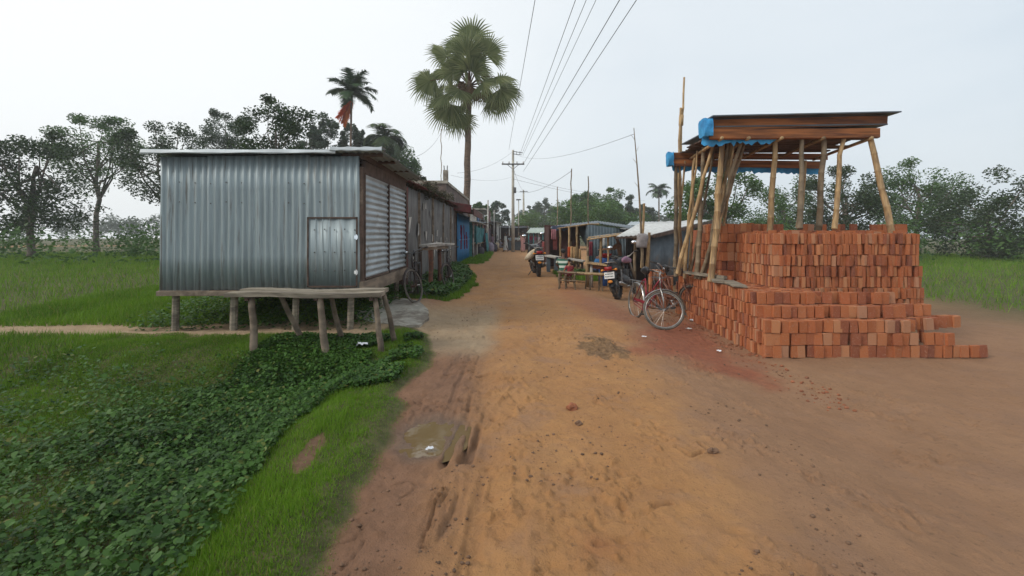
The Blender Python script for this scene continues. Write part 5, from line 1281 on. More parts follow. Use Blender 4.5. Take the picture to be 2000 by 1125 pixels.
for (u0,v0,u1,v1,Y1,r_,lb) in ((994,292,1045,0,14.2,.011,'leftmost overhead wire running down through the fan palm edge'), (1016,300,1124,0,14.4,.011,'second overhead wire from the left of the fan of wires'), (1019,302,1145,0,14.4,.010,'third overhead wire counted from the left'),
                          (1021,304,1164,0,14.4,.009,'fourth overhead wire, thinnest of the middle three'), (1023,319,1210,0,14.0,.014,'thick overhead wire second from the right'), (1022,335,1243,0,14.0,.013,'rightmost overhead wire meeting the utility pole lowest')):
    a, b = through(u0, v0, 39.9, u1, v1, Y1, -6); wire(lb, (a, b), r_)
for lb, a, b, s_, r_ in (('faint wire running from the pole head to the tip of the leaning bamboo', W(1004,300,39.9), W(1238,262,12), .55, .006), ('sagging wire from the utility pole to the slim bamboo pole', W(1003,372,39.9), W(1116,334,19.6), .5, .009),
    ('thin wire from the utility pole toward the dark round trees', W(1004,340,39.9), W(1170,376,60), .4, .012), ('second thin wire from the utility pole to the right', W(1004,350,39.9), W(1260,392,74), .5, .012),
    ('faint wire from the pole head to the left behind the fan palm', W(1000,297,39.9), W(893,338,30), .4, .008), ('faint wire from the utility pole down to the brick block', W(1000,345,39.9), W(880,342,20), .3, .005), ('thin wire rising from the kiosk roof to the bare pole', W(805,308,14), W(862,258,24.5), .25, .006), ('thin wire joining the two utility poles', W(1003,330,39.9), W(1023,373,72), .4, .012)):
    wire(lb, (a, b), r_, s_)
# ================================================================== cycles, motorcycles, people
def steer_mat(hub, ang, rake=R(20)):
    ax = Vector((0,-math.sin(rake),math.cos(rake))); h = Vector(hub)
    return Matrix.Translation(h) @ Matrix.Rotation(ang, 4, ax) @ Matrix.Translation(-h)
def xf(m_, mat): m_.v = [tuple(mat @ Vector(p)) for p in m_.v]; return m_
def bicycle(label, loc, yaw, lean, steer, frame, tyre='tyre_pale', ladies=False, basket=False):
    b = thing('bicycle', label, 'bicycle', loc, 0, 'parked bicycles'); b.rotation_euler = Euler((0, lean, yaw), 'XYZ')
    Rw = .345; yf, yr = .56, -.52; S = steer_mat((0,yf,Rw), steer)
    def wheel(name, y, X=None):
        c = Vector((0,y,Rw)); n = 36
        ty = MB().tube([c+Vector((0, math.cos(2*math.pi*i/n)*(Rw-.018), math.sin(2*math.pi*i/n)*(Rw-.018))) for i in range(n)], .019, 8, closed=True)
        ri = MB().tube([c+Vector((0, math.cos(2*math.pi*i/n)*(Rw-.042), math.sin(2*math.pi*i/n)*(Rw-.042))) for i in range(n)], (.009), 6, closed=True)
        sp_ = MB(); sp_.tube([c-Vector((.05,0,0)), c+Vector((.05,0,0))], .022, 8)
        for i in range(28):
            a = 2*math.pi*i/28+.1*(i % 2); e = c+Vector((0, math.cos(a)*(Rw-.045), math.sin(a)*(Rw-.045))); h_ = c+Vector((.028*(-1)**i, math.cos(a+.5*(-1)**(i//2))*.02, math.sin(a+.5*(-1)**(i//2))*.02))
            sp_.tube([h_, e], .0016, 3, cap=False)
        if X is not None:
            for q_ in (ty, ri, sp_): xf(q_, X)
        w_ = ty.build(name, MT[tyre if ladies else 'rubber' if y < 0 else tyre], b, True, True); mt = MT['chrome' if ladies else 'dark_paint']; ri.build('rim', mt, w_, True, True); sp_.build('spokes', mt, w_, False, True)
    wheel('front_wheel', yf, S); wheel('rear_wheel', yr)
    bb, hd0, hd1, st0, ax_ = Vector((0,-.05,.30)), Vector((0,.40,.72)), Vector((0,.345,.90)), Vector((0,-.21,.82)), Vector((0,yr,Rw))
    f_ = MB(); f_.tube([hd0, hd1], .019, 8); f_.tube([bb, st0], .015, 8); f_.tube([bb, hd0], .017, 8)
    if ladies: f_.tube([hd1-Vector((0,0,.04)), Vector((0,.1,.62)), st0.lerp(bb, .55)], .014, 8)
    else: f_.tube([hd1-Vector((0,0,.03)), st0-Vector((0,0,.03))], .014, 8)
    for sx in (-.055,.055):
        f_.tube([st0, st0+Vector((sx*.6,-.05,-.06)), ax_+Vector((sx,0,0))], .008, 6); f_.tube([bb, bb+Vector((sx,-.1,0)), ax_+Vector((sx,0,0))], .009, 6)
    f_.build('frame', MT[frame], b, True, True)
    fk = MB(); fk.tube([hd1+Vector((0,-.02,.06)), hd0+Vector((0,.01,-.02))], .013, 8)
    for sx in (-.055,.055): fk.tube([hd0+Vector((sx*.5,.01,-.02)), hd0+Vector((sx,.02,-.06)), Vector((sx,yf-.05,Rw+.17)), Vector((sx,yf,Rw))], [.013,.013,.010,.008], 6)
    xf(fk, S).build('fork', MT['chrome'] if ladies else MT[frame], b, True, True)
    hb = MB(); top = hd1+Vector((0,-.01,.10)); hb.tube([hd1, top], .014, 8); hb.tube([top+Vector((-.27,-.20,.04)), top+Vector((-.25,-.06,.05)), top+Vector((-.1,.06,.0)), top+Vector((.1,.06,0)), top+Vector((.25,-.06,.05)), top+Vector((.27,-.20,.04))], .011, 8)
    hb.tube([top+Vector((-.27,-.10,.0)), top+Vector((-.1,.04,-.05)), top+Vector((0,.03,-.2))], .005, 5); hb.tube([top+Vector((.27,-.10,.0)), top+Vector((.1,.04,-.05)), top+Vector((0,.03,-.2))], .005, 5)
    h_ = xf(hb, S).build('handlebar', MT['chrome' if ladies else 'iron'], b, True, True)
    for sx in (-1, 1): xf(MB().tube([top+Vector((.27*sx,-.21,.04)), top+Vector((.262*sx,-.10,.045))], .016, 8), S).build('grip', MT['rubber'], h_, True, True)
    xf(MB().ball(top+Vector((.09,.03,.03)), (.028,.028,.024), 10, 6), S).build('bell', MT['mirror'], h_, True, True)
    def guard(y, a0, a1, X=None, nm='mudguard'):
        m_ = MB(); vs = []; n = 16; c = Vector((0,y,Rw)); r_ = Rw+.022
        for i in range(n+1):
            a = a0+(a1-a0)*i/n
            for j, (dx_, dr) in enumerate(((-.03,-.012),(-.018,.002),(0,.006),(.018,.002),(.03,-.012))): vs.append(c+Vector((dx_, math.cos(a)*(r_+dr), math.sin(a)*(r_+dr))))
        m_.add(vs, [(i*5+j, (i+1)*5+j, (i+1)*5+j+1, i*5+j+1) for i in range(n) for j in range(4)])
        for i in (3, n-1):
            a = a0+(a1-a0)*i/n
            for sx in (-.035,.035): m_.tube([c+Vector((sx*1.5,0,0)), c+Vector((sx, math.cos(a)*r_, math.sin(a)*r_))], .003, 4)
        if X is not None: xf(m_, X)
        m_.build(nm, MT['chrome'] if ladies else MT[frame], b, True, True)
    guard(yf, R(20), R(165), S); guard(yr, R(-5 if not ladies else -25), R(140))
    sd_ = MB(); vs = []; prof = ((.135,.045),(.10,.075),(.0,.08),(-.08,.06),(-.15,.025))
    sd_.tube([st0, st0+Vector((0,-.03,.11))], .011, 8)
    sd_.tube([Vector((0,-.24+y_,.96+.01*math.cos(y_*14))) for y_, w_ in reversed(prof)], [(w_, .028) if False else (.028, w_) for y_, w_ in reversed(prof)], 10)
    sd_.build('saddle', MT['black'], b, True, True)
    ca = MB()
    for sx in (-.06,0,.06): ca.tube([(sx,-.30,.74), (sx,-.76,.74)], .006, 5)
    for y_ in (-.32,-.5,-.74): ca.tube([(-.07,y_,.74), (.07,y_,.74)], .006, 5)
    for sx in (-.065,.065): ca.tube([(sx,-.62,.74), (sx,yr,Rw)], .006, 5)
    ca.build('carrier', MT['iron'], b, True, True)
    cg = MB(); n = 18
    for sx in (.048,): cg.tube([bb+Vector((sx, math.cos(2*math.pi*i/n)*.09, math.sin(2*math.pi*i/n)*.09)) for i in range(n)], .006, 5, closed=True)
    cg.beam(bb+Vector((.05,0,.085)), ax_+Vector((.05,0,.04)), .012, .05); cg.beam(bb+Vector((.05,0,-.08)), ax_+Vector((.05,0,-.04)), .006, .012)
    cg.build('chain_guard', MT[frame], b, False, True)
    cr_ = MB(); cr_.tube([bb-Vector((.08,0,0)), bb+Vector((.08,0,0))], .014, 8); cr_.beam(bb+Vector((.075,0,0)), bb+Vector((.075,.12,-.12)), .014, .02); cr_.beam(bb-Vector((.075,0,0)), bb+Vector((-.075,-.12,.12)), .014, .02)
    c_ = cr_.build('crank', MT['chrome'], b, True, True)
    for s_, dy, dz in ((1,.12,-.12), (-1,-.12,.12)): MB().box(bb+Vector((.13*s_,dy,dz)), (.09,.07,.022)).build('pedal', MT['rubber'], c_, False, True)
    MB().tube([bb+Vector((-.04,-.12,.0)), bb+Vector((-.20,-.10,-.30+.0))], .008, 6).build('kickstand', MT['iron'], b, True, True)
    return b
p = GP(1297, 643); bicycle('nearest bicycle with reddish frame and its spoked front wheel turned broadside', (p.x-.14, p.y+.52, p.z-.005), R(190), R(-5), R(66), 'red_paint', ladies=True)
p = GP(1326, 624); bicycle('brown bicycle leaning against the brick stack behind the nearest bicycle', (p.x+.16, p.y+.52, p.z+.0), R(196), R(8), R(14), 'rust_paint')
p = GP(810, 593); bicycle('old dark bicycle leaning at the corner of the tin kiosk with its front wheel forward', (p.x-.06, p.y+.54, p.z+.0), R(187), R(5), R(-24), 'dark_paint')
p = GP(876, 567); bicycle('second old bicycle parked in the grass beyond the plank counter', (p.x-.05, p.y+.54, p.z), R(186), R(4), R(-22), 'dark_paint')

def motorbike(name, label, loc, yaw, lean, scale, body, scooter=False):
    b = thing(name, label, 'scooter' if scooter else 'motorcycle', loc, 0, None); b.rotation_euler = Euler((0, lean, yaw), 'XYZ'); b.scale = (scale,)*3
    yr, yf, Rw = 0., 1.27, .30; S = steer_mat((0,yf,Rw), R(14), R(25))
    def wheel(nm, y, tw, X=None):
        c = Vector((0,y,Rw)); n = 32
        t_ = MB().tube([c+Vector((0, math.cos(2*math.pi*i/n)*(Rw-.055), math.sin(2*math.pi*i/n)*(Rw-.055))) for i in range(n)], [(tw,.055)]*n, 10, closed=True)
        for i in range(n):                                # tread blocks
            a = 2*math.pi*(i+.5)/n
            t_.box(c+Vector((tw*.45*(-1)**i, math.cos(a)*(Rw-.004), math.sin(a)*(Rw-.004))), (tw*.7,.03,.012), (a-math.pi/2,0,0))
        ri = MB(); ri.tube([c-Vector((.06,0,0)), c+Vector((.06,0,0))], .06, 14)
        ri.tube([c+Vector((0, math.cos(2*math.pi*i/n)*(Rw-.10), math.sin(2*math.pi*i/n)*(Rw-.10))) for i in range(n)], [(.045,.014)]*n, 6, closed=True)
        for i in range(5):
            a = 2*math.pi*i/5; ri.beam(c, c+Vector((0, math.cos(a)*(Rw-.1), math.sin(a)*(Rw-.1))), .04, .03, up=(1,0,0))
        if X is not None: xf(t_, X); xf(ri, X)
        w_ = t_.build(nm, MT['rubber'], b, True, True); ri.build('rim', MT['iron'], w_, False, True)
    wheel('rear_wheel', yr, .062); wheel('front_wheel', yf, .048, S)
    bd = MAT = MT[body]
    m_ = MB(); m_.tube([(0,.25,.72),(0,.5,.74),(0,.78,.62),(0,.95,.72),(0,1.0,.86)], [.05,.05,.045,.05,.04], 8); m_.tube([(0,.9,.75),(0,.82,.35),(0,.45,.30),(0,.2,.5)], .028, 8)
    for sx in (-.11,.11): m_.tube([(sx,.5,.34),(sx,0,Rw)], [.035,.028], 8)
    m_.build('frame', MT['black'], b, True, True)
    for sx in (-.13,.13):
        m_ = MB(); m_.tube([(sx,.02,.33),(sx*.95,.12,.70)], .016, 8); n = 40
        m_.tube([Vector((sx,.02,.36)).lerp(Vector((sx*.95,.12,.68)), i/n)+Vector((math.cos(i*1.9)*.032, math.sin(i*1.9)*.032, 0)) for i in range(n+1)], .006, 5)
        m_.build('shock_absorber', MT['chrome'], b, True, True)
    m_ = MB(); m_.ball((0,.52,.44), (.15,.17,.15), 12, 8); m_.box((0,.60,.60), (.19,.2,.16), jit=.005)
    for k in range(5): m_.box((0,.60,.54+.03*k), (.23,.24,.008))
    m_.tube([(-.18,.48,.40),(.18,.48,.40)], .09, 14); m_.build('engine', MT['iron'], b, True, True)
    m_ = MB(); m_.tube([(.12,.62,.45),(.16,.5,.27),(.17,.2,.28)], .022, 8); m_.tube([(.17,.25,.28),(.18,.05,.33),(.19,-.25,.40),(.19,-.30,.41)], [.03,.048,.05,.035], 10); m_.build('exhaust', MT['chrome'], b, True, True)
    m_ = MB(); m_.tube([(0,.42,.80),(0,.55,.88),(0,.75,.90),(0,.90,.86),(0,.98,.80)], [(.05,.09),(.13,.09),(.155,.10),(.13,.09),(.05,.06)], 14); m_.build('fuel_tank', bd, b, True, True)
    m_ = MB(); m_.tube([(0,-.32,.865),(0,-.22,.86),(0,.0,.845),(0,.2,.81),(0,.42,.80),(0,.50,.82)], [(.035,.06),(.055,.11),(.06,.135),(.055,.135),(.05,.11),(.03,.06)], 12); m_.build('seat', MT['black'], b, True, True)
    m_ = MB(); m_.tube([(0,.35,.70),(0,.1,.72),(0,-.2,.78),(0,-.38,.80)], [(.10,.13),(.09,.135),(.075,.11),(.04,.07)], 12); m_.build('tail_cowl', bd, b, True, True)
    m_ = MB(); m_.tube([(-.11,-.1,.86),(-.13,-.3,.90),(-.07,-.42,.91),(.07,-.42,.91),(.13,-.3,.90),(.11,-.1,.86)], .012, 8); m_.build('grab_rail', MT['chrome'], b, True, True)
    m_ = MB(); vs = []; n = 12
    for i in range(n+1):
        a = R(35)+R(150-35+25)*i/n
        for (dx_, dr) in ((-.075,-.03),(-.05,.01),(0,.02),(.05,.01),(.075,-.03)): vs.append(Vector((dx_, math.cos(a)*(Rw+.05+dr), Rw+math.sin(a)*(Rw+.05+dr))))
    m_.add(vs, [(i*5+j, i*5+j+1, (i+1)*5+j+1, (i+1)*5+j) for i in range(n) for j in range(4)]); m_.beam((0,-.30,.70), (0,-.40,.42), .11, .012, up=(0,1,0)); m_.build('rear_mudguard', MT['black'], b, True, True)
    MB().box((0,-.42,.765), (.17,.05,.085), jit=.004).ball((0,-.44,.765), (.085,.03,.045), 10, 8).build('tail_light', MT['red_lamp'], b, True, True)
    pl = MB().box((0,-.405,.61), (.24,.008,.155), (R(-14),0,0)).build('number_plate', MT['plate'], b, False, True)
    m_ = MB(); q = random.Random(5)
    for r_ in range(2):
        for k in range(6): m_.box((-.085+.034*k, -.4115-.018*(1-r_)+.0035, .585+.055*r_), (.02,.003,.026), (R(-14),0,0))
    m_.build('plate_marks', MT['ink'], pl, False, True)
    for sx in (-1, 1):
        m_ = MB().tube([(.05*sx,-.36,.735),(.14*sx,-.37,.735)], .01, 6).ball((.165*sx,-.375,.735), (.035,.035,.028), 10, 8); m_.build('indicator', MT['amber'], b, True, True)
    MB().ball((0,-.40,.46), (.06,.02,.035), 10, 6).build('reflector', MT['amber'], b, True, True)
    m_ = MB()
    for sx in (-.09,.09): m_.tube([(sx,.98,.92),(sx,1.10,.62),(sx,yf,Rw)], [.022,.024,.026], 8)
    xf(m_, S).build('fork', MT['chrome'], b, True, True)
    m_ = MB().tube([(-.36,.86,1.06),(-.27,.92,1.07),(-.12,.98,.98),(.12,.98,.98),(.27,.92,1.07),(.36,.86,1.06)], .012, 8); h_ = xf(m_, S).build('handlebar', MT['chrome'], b, True, True)
    for sx in (-1, 1): xf(MB().tube([(.37*sx,.85,1.06),(.27*sx,.92,1.07)], .019, 8), S).build('grip', MT['rubber'], h_, True, True)
    for sx in (-1, 1):
        m_ = MB().tube([(.24*sx,.93,1.06),(.28*sx,.95,1.20),(.30*sx,.94,1.26)], .007, 6).ball((.31*sx,.93,1.30), (.075,.025,.05), 14, 8); mm = xf(m_, S).build('mirror', MT['black'], b, True, True)
        gl = MB(); gl.lathe([(.066,0),(.07,.004),(.0005,.006)], (0,0,0), 16, 1, .66); gl.v = [(.31*sx+x_, .908-z_, 1.30+y_) for x_, y_, z_ in gl.v]; xf(gl, S).build('mirror_glass', MT['mirror'], mm, True, True)
    m_ = MB().ball((0,1.07,.90), (.10,.09,.10), 12, 8); xf(m_, S).build('headlight', MT['black'], b, True, True)
    m_ = MB(); vs = []
    for i in range(13):
        a = R(25)+R(125)*i/12
        for (dx_, dr) in ((-.06,-.02),(-.04,.01),(0,.016),(.04,.01),(.06,-.02)): vs.append(Vector((dx_, yf+math.cos(a)*(Rw+.04+dr), Rw+math.sin(a)*(Rw+.04+dr))))
    m_.add(vs, [(i*5+j, i*5+j+1, (i+1)*5+j+1, (i+1)*5+j) for i in range(12) for j in range(4)]); xf(m_, S).build('front_mudguard', bd, b, True, True)
    if scooter:
        m_ = MB(); m_.tube([(0,-.32,.78),(0,-.15,.70),(0,.15,.58),(0,.42,.50)], [(.08,.12),(.18,.21),(.22,.22),(.14,.14)], 14); m_.build('side_panels', bd, b, True, True)
        m_ = MB(); m_.tube([(0,.95,.40),(0,1.02,.7),(0,1.0,.98)], [(.05,.2),(.05,.22),(.05,.17)], 12); m_.build('leg_shield', bd, b, True, True)
    MB().tube([(-.1,.42,.28),(-.28,.40,.02)], .012, 6).build('side_stand', MT['iron'], b, True, True)
    return b
p = GP(1213, 588); motorbike('motorcycle', 'dark motorcycle with a white number plate parked beside the leaning bamboo pole', (p.x, p.y+.28, p.z), R(-31), R(-8), 1.06, 'black')
p = GP(1053, 542); mb1 = motorbike('scooter', 'black scooter seen from behind standing in the middle of the lane', (p.x, p.y+.28, p.z), R(4), R(-2), 1.16, 'black', True)
m_ = MB(); a, b = W(1057,488,16.2), W(1026,505,15.7)
pts = [a.lerp(b, k/8)+Vector((0,0,.05*math.sin(k*.5))) for k in range(9)]
m_.tube(pts, [(.05,.05),(.075,.08),(.09,.10),(.10,.11),(.11,.115),(.115,.115),(.11,.11),(.08,.09),(.03,.04)], 14)
tag(m_.build('sack', MT['sack'], None, True), 'pale woven sack slung across the left side of the black scooter', 'sack')
m_ = MB(); m_.tube([W(1216,508,10.9), W(1222,507,11.1), W(1232,509,11.3)], [(.03,.05),(.045,.09),(.02,.05)], 10)
tag(m_.build('cloth_bundle', cloth('mauve_cloth', (.30,.17,.24)), None, True), 'mauve cloth lying on the seat of the dark motorcycle', 'cloth')

# ---------------------------------------------------------------- people
def skin_mesh(name, verts, edges, radii, mat, parent, sub=1, root=0):
    me = bpy.data.meshes.new(name); me.from_pydata([tuple(v) for v in verts], edges, [])
    o = bpy.data.objects.new(name, me); col.objects.link(o)
    sk = o.modifiers.new('skin', 'SKIN'); sk.branch_smoothing = .5
    for i, r_ in enumerate(radii):
        r_ = r_ if hasattr(r_, '__len__') else (r_, r_); me.skin_vertices[0].data[i].radius = r_
    me.skin_vertices[0].data[root].use_root = True
    sb = o.modifiers.new('sub', 'SUBSURF'); sb.levels = sub; sb.render_levels = sub
    dg = bpy.context.evaluated_depsgraph_get(); nm = bpy.data.meshes.new_from_object(o.evaluated_get(dg))
    bpy.data.objects.remove(o); bpy.data.meshes.remove(me); nm.name = name
    nm.materials.clear(); nm.materials.append(mat)
    nm.polygons.foreach_set('use_smooth', [True]*len(nm.polygons))
    o2 = bpy.data.objects.new(name, nm); col.objects.link(o2); o2.parent = parent; return o2
def person(label, loc, yaw, h=1.65, pose='stand', skin='skin', shirt=None, sleeve=.7, low=None, lowkind='lungi', arms=((.05,-.02),(.05,-.02)), lean=0, stride=0, cap=None, seat=.45, head_turn=0, hairlong=False, group=None):
    s = h/1.65; P = thing('person', label, 'person', loc, 0, group); P.rotation_euler = (0,0,yaw); P.scale = (s,s,s)
    V = []; E = []; RR = []
    def add(p, r, par=None):
        V.append(Vector(p)); RR.append(r)
        if par is not None: E.append((par, len(V)-1))
        return len(V)-1
    pz = .90 if pose in ('stand', 'walk') else seat/s+.06
    up = Vector((0, math.sin(lean), math.cos(lean)))
    pel = Vector((0,0,pz)); wa = pel+up*.14; ch = pel+up*.36; nk = pel+up*.50; hd = nk+up*.08+Vector((0,.015,0))
    i0 = add(pel, (.135,.10)); i1 = add(wa, (.115,.085), i0); i2 = add(ch, (.135,.095), i1); i3 = add(nk, (.05,.05), i2); i4 = add(hd+Vector((0,.0,.03)), (.062,.072), i3)
    hc = hd+Vector((0,.01,.10)); i5 = add(hc, (.074,.088), i4); i6 = add(hc+Vector((0,-.005,.075)), (.052,.06), i5)
    ht = Matrix.Rotation(head_turn, 3, 'Z')
    add(hc+ht @ Vector((0,.105,-.012)), (.012,.012), i5)                                     # nose
    for sx in (-1, 1): add(hc+ht @ Vector((.088*sx,-.005,-.005)), (.010,.02), i5)             # ears
    J = {}
    for sx, (fwd, out), nm in ((-1, arms[0], 'l'), (1, arms[1], 'r')):
        sh = ch+Vector((.165*sx,0,.065)); 
        el = sh+Vector((sx*(.03+out), fwd*.5, -.27 if fwd < .25 else -.27+fwd*.25)); d = Vector((-sx*.02, .06+fwd*1.0, -.24+fwd*.55)); wr = el+d.normalized()*.25
        a = add(sh, .052, i2); b_ = add(el, .040, a); c = add(wr, .027, b_)
        d = d.normalized(); sd_ = d.cross(Vector((0,0,1))); sd_ = sd_.normalized() if sd_.length > .1 else Vector((1,0,0))
        sd_ = sd_*(1 if fwd > .2 else 0)+Vector((0,1,0))*(0 if fwd > .2 else 1); sd_ = (sd_-d*sd_.dot(d)).normalized(); nr = d.cross(sd_)
        pm = add(wr+d*.06, (.034,.018), c)
        for k, (o_, L_) in enumerate(((-.03,.060),(-.010,.072),(.011,.068),(.031,.052))):
            k0 = add(wr+d*.098+sd_*o_, .0095, pm); k1 = add(wr+d*(.098+L_*.55)+sd_*o_*1.1+nr*.008, .0085, k0); add(wr+d*(.098+L_)+sd_*o_*1.05+nr*.026, .007, k1)
        t0 = add(wr+d*.05+sd_*.042+nr*.008, .011, pm); add(wr+d*.085+sd_*.056+nr*.018, .009, t0)
        J[nm] = (sh, el, wr)
    L = {}
    for sx, nm in ((-1,'l'), (1,'r')):
        hp = pel+Vector((.088*sx,0,-.04))
        if pose == 'sit':
            kn = hp+Vector((.03*sx,.40,.02)); an = Vector((kn.x+.01*sx, kn.y-.04, max(.07, kn.z-.42) if seat > .3 else .07)); to = an+Vector((.01*sx,.16,-.045))
        else:
            k_ = stride*sx; kn = hp+Vector((.0,.03+k_*.20,-.41)); an = kn+Vector((0,-.04+k_*.10-(.10*abs(k_) if k_ < 0 else 0),-.39+(.05 if k_ < 0 else 0))); to = an+Vector((.02*sx,.16,-.045 if k_ >= 0 else -.08))
        a = add(hp, .082, i0); b_ = add(kn, .056, a); c = add(an, .036, b_); add(an+Vector((0,-.035,-.04)), .026, c); f_ = add(to-Vector((0,.06,0)), (.036,.024), c); add(to, (.034,.016), f_); L[nm] = (hp, kn, an)
    skin_mesh('body', V, E, RR, MT[skin], P, 2)
    m_ = MB(); m_.ball(hc+Vector((0,-.022,.045)), (.088,.098,.080), 16, 10, .03, random.Random(3)); 
    if hairlong: m_.ball(hc+Vector((0,-.085,-.06)), (.055,.045,.10), 12, 8, .05, random.Random(4))
    m_.build('hair', MT['hair'], P, True, True)
    for sx in (-1, 1): MB().ball(hc+ht @ Vector((.034*sx,.083,.012)), (.012,.008,.008), 8, 6).build('eye', MT['eye'], P, True, True)
    MB().tube([hc+ht @ Vector((-.024,.081,-.052)), hc+ht @ Vector((0,.088,-.054)), hc+ht @ Vector((.024,.081,-.052))], [.004,.007,.004], 6).build('mouth', MT['inside'], P, True, True)
    if cap: MB().lathe([(.098,.02),(.102,.03),(.100,.09),(.085,.115),(.01,.12)], hc+Vector((0,-.01,.0)), 16).build('cap', cap, P, True, True)
    if shirt:
        V2 = [pel+up*-.10, pel+up*.02, wa, ch, ch+up*.07, nk-up*.03]; R2 = [(.168,.125),(.160,.12),(.148,.115),(.168,.122),(.13,.10),(.07,.068)]; E2 = [(0,1),(1,2),(2,3),(3,4),(4,5)]
        if pose == 'sit': V2[0] = pel-up*.02
        for nm in 'lr':
            sh, el, wr = J[nm]; n0 = len(V2); e = sh.lerp(el, min(1, sleeve)); V2 += [sh, e]; R2 += [.074, .058]; E2 += [(3, n0), (n0, n0+1)]
            if sleeve > 1: V2.append(el.lerp(wr, (sleeve-1))); R2.append(.045); E2.append((n0+1, n0+2))
        skin_mesh('shirt', V2, E2, R2, shirt, P, 2, 2)
    if low:
        if lowkind == 'trousers' or pose == 'sit':
            V3 = [pel+up*.05, pel]; R3 = [(.150,.115),(.155,.125)]; E3 = [(0,1)]
            for nm in 'lr':
                hp, kn, an = L[nm]; n0 = len(V3); V3 += [hp, kn, kn.lerp(an, .85 if lowkind != 'shorts' else .12)]; R3 += [.100, .078, .062]; E3 += [(1,n0), (n0,n0+1), (n0+1,n0+2)]
            skin_mesh('trousers' if lowkind != 'lungi' else 'lungi', V3, E3, R3, low, P, 2, 1)
        else:
            m_ = MB(); n = 20; vs = []; zs = [.10, 0, -.2, -.42, -.62, -.76]
            for j, z_ in enumerate(zs):
                rx_ = (.145,.165,.17,.168,.172,.18)[j]; ry_ = (.11,.135,.135,.135,.15,.16)[j]+abs(stride)*.13*(j > 1)*(j/5)
                for i in range(n):
                    a = 2*math.pi*i/n; f_ = 1+.05*math.sin(a*5+j*.3)*(j/5); vs.append(pel+Vector((math.cos(a)*rx_*f_, math.sin(a)*ry_*f_+lean*.0, z_)))
            m_.add(vs, [(j*n+i, (j+1)*n+i, (j+1)*n+(i+1) % n, j*n+(i+1) % n) for j in range(5) for i in range(n)])
            m_.build('lungi', low, P, True, True)
    return P
C_ = cloth
def at(u, Y, z=None): x_ = XU(u, Y); return (x_, Y, hz(x_, Y) if z is None else z)
person('shirtless man with dark hair sitting sideways among the barrels of the bamboo stall', at(1212, 14.9, .33), R(62), 1.66, 'sit', 'skin', None, low=C_('check_lungi', (.16,.17,.16)), arms=((.42,.05),(.38,.03)), seat=.42, lean=R(10))
person('boy in a green and white striped shirt sitting with his back to the road', at(1099, 13.4, -.02), R(-15), 1.36, 'sit', 'skin_dk', MT['stripes'], .85, C_('dark_shorts', (.03,.035,.045)), 'shorts', ((.25,.06),(.3,.05)), seat=.44, lean=R(14))
person('small child in a red shirt sitting on the bamboo stool beside the striped boy', at(1113, 12.75, -.05), R(20), .88, 'sit', 'skin', C_('child_red', (.26,.03,.04)), .7, C_('child_maroon', (.14,.03,.03)), 'shorts', ((.15,.1),(.2,.1)), seat=.45, lean=R(6))
person('person in blue bending over goods beside the thick post of the bamboo stall', at(1163, 15.4), R(-70), 1.45, 'sit', 'skin_dk', C_('bright_blue', (.03,.13,.30)), .8, C_('dark_blue', (.03,.05,.12)), 'trousers', ((.4,.05),(.4,.05)), seat=.4, lean=R(24))
person('person in a pale pink tunic standing with back turned near the end of the lane', at(1021.5, 38), R(8), 1.72, 'stand', 'skin_dk', C_('pale_pink', (.40,.22,.20)), 1.6, C_('pale_pink2', (.36,.19,.18)), 'lungi')
person('person in a crimson shirt and white cap beside the pale pink tunic', at(1036.5, 41), R(30), 1.70, 'stand', 'skin_dk', C_('crimson_shirt', (.32,.02,.07)), .8, C_('dark_lungi', (.08,.04,.07)), 'lungi', cap=MT['white'])
person('person in a dull magenta shirt behind the crimson shirt', at(1046, 44), R(-50), 1.62, 'stand', 'skin_dk', C_('magenta_shirt', (.20,.04,.10)), .8, C_('grey_lungi', (.14,.13,.15)), 'lungi')
person('person in a grey shirt at the left post of the far pale roofed stall', at(1053, 39.5), R(100), 1.6, 'stand', 'skin_dk', C_('grey_shirt', (.25,.24,.27)), .8, C_('dark_lungi', (.08,.04,.07)), 'trousers')
person('person in faded red clothes standing just right of the black scooter', at(1065, 25), R(150), 1.42, 'stand', 'skin_dk', C_('faded_red', (.24,.06,.06)), 1.5, C_('faded_red2', (.20,.05,.045)), 'lungi', hairlong=True)
person('person in a dark shirt at the white topped table behind the scooter', at(1075, 23.5), R(120), 1.4, 'stand', 'skin_dk', C_('dark_green_shirt', (.06,.08,.075)), .8, C_('brown_lungi', (.12,.06,.05)), 'lungi')
person('man in a white shirt and white lungi walking in front of the dark counter', at(987.5, 40.5), R(70), 1.68, 'walk', 'skin_dk', C_('white_shirt', (.50,.53,.50)), 1.4, MT['white'], 'lungi', stride=.7)
person('man in a dark vest sitting low by the dark striped stall', at(976.5, 42), R(-80), 1.6, 'sit', 'skin_dk', C_('lilac_shirt', (.24,.22,.27)), .8, C_('grey_lungi', (.14,.13,.15)), 'trousers', ((.3,.05),(.3,.05)), seat=.35, lean=R(12))
sg_ = 'men seated behind the dark counter'
person('leftmost seated man in pale blue behind the dark counter', at(997, 46, .25), R(170), 1.6, 'sit', 'skin_dk', C_('pale_blue', (.30,.38,.43)), .8, C_('dark_lungi', (.08,.04,.07)), 'trousers', ((.3,.05),(.3,.05)), group=sg_)
person('seated man in a light blue shirt at the middle of the dark counter', at(1004, 46.2, .3), R(190), 1.64, 'sit', 'skin_dk', C_('light_blue', (.38,.47,.52)), .9, C_('dark_lungi', (.08,.04,.07)), 'trousers', ((.3,.05),(.35,.05)), group=sg_)
person('rightmost man in white behind the dark counter', at(1011.5, 46, .25), R(160), 1.62, 'sit', 'skin_dk', C_('white_shirt', (.50,.53,.50)), .9, C_('dark_lungi', (.08,.04,.07)), 'trousers', ((.3,.05),(.3,.05)), group=sg_)
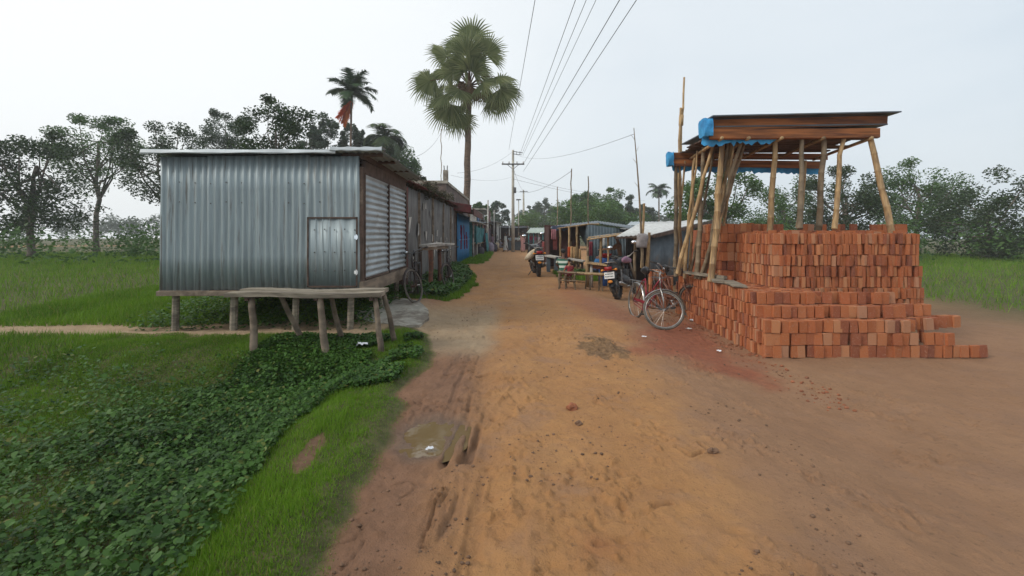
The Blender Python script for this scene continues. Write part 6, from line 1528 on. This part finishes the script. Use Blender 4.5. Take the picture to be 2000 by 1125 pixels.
person('person in a mauve shirt standing at the maroon stall counter', at(962, 38.5), R(60), 1.6, 'stand', 'skin_dk', C_('mauve_shirt', (.17,.11,.15)), .8, C_('black_trousers', (.02,.02,.025)), 'trousers')
person('person in dark clothes leaning in the shade of the striped stall', at(969, 44.2), R(40), 1.66, 'stand', 'skin_dk', C_('dark_green_shirt', (.06,.08,.075)), .8, C_('grey_lungi', (.14,.13,.15)), 'trousers')

person('person in a dull green shirt standing beyond the dark counter near the utility pole', at(1016, 48), R(170), 1.66, 'stand', 'skin_dk', C_('dull_green_shirt', (.12,.17,.12)), .8, C_('grey_lungi', (.14,.13,.15)), 'lungi')
person('person in a dusty pink shirt deep in the crowd behind the crimson shirt', at(1041, 49), R(10), 1.64, 'stand', 'skin_dk', C_('dusty_pink_shirt', (.30,.15,.16)), .8, C_('dark_lungi', (.08,.04,.07)), 'lungi')
person('person in a black shirt standing under the dark striped stall roof', at(992, 49), R(200), 1.68, 'stand', 'skin_dk', C_('black_shirt', (.025,.025,.03)), .8, C_('brown_lungi', (.12,.06,.05)), 'lungi')
def goods(label, u, Y, w_, h_, mat, seed):
    q = random.Random(seed); x_ = XU(u, Y); z_ = hz(x_, Y); m_ = MB()
    m_.tube([(x_, Y, z_-.02), (x_+q.uniform(-.03,.03), Y, z_+h_*.35), (x_, Y, z_+h_*.75), (x_+q.uniform(-.04,.04), Y, z_+h_)], [w_*.85, w_, w_*.9, w_*.35], 12)
    tag(m_.build('goods_sack', mat, None, True), label, 'sack', 'sacks of goods along the left stalls')
goods('lilac grey sack standing before the maroon stall', 958, 36.5, .33, .8, C_('lilac_sack', (.22,.19,.24)), 1)
goods('dark bundle standing right of the lilac grey sack', 964, 40, .36, .7, C_('dark_bundle', (.05,.045,.055)), 2)
goods('pale sack near the sitting man by the striped stall', 971, 43, .3, .75, MT['sack'], 3)
goods('dark sack under the counter edge of the teal stall', 938, 31, .3, .6, C_('dark_bundle', (.05,.045,.055)), 4)
# ------------------------------------------------------------------ the hazy air
scene.cycles.volume_bounces = 2; scene.cycles.volume_max_steps = 64
hb = MB().box((0, 92, 14), (360, 226, 32)).build('haze', None); tag(hb, kind='stuff', label='pale hazy air over the whole place', cat='haze')
hm = bpy.data.materials.new('haze_air'); hm.use_nodes = True; t = hm.node_tree
t.nodes.remove(t.nodes['Principled BSDF'])
pv = t.nodes.new('ShaderNodeVolumePrincipled'); pv.inputs['Density'].default_value = HAZE; pv.inputs['Color'].default_value = (.93,.96,1,1)
t.links.new(pv.outputs[0], t.nodes['Material Output'].inputs['Volume']); hb.data.materials.append(hm)
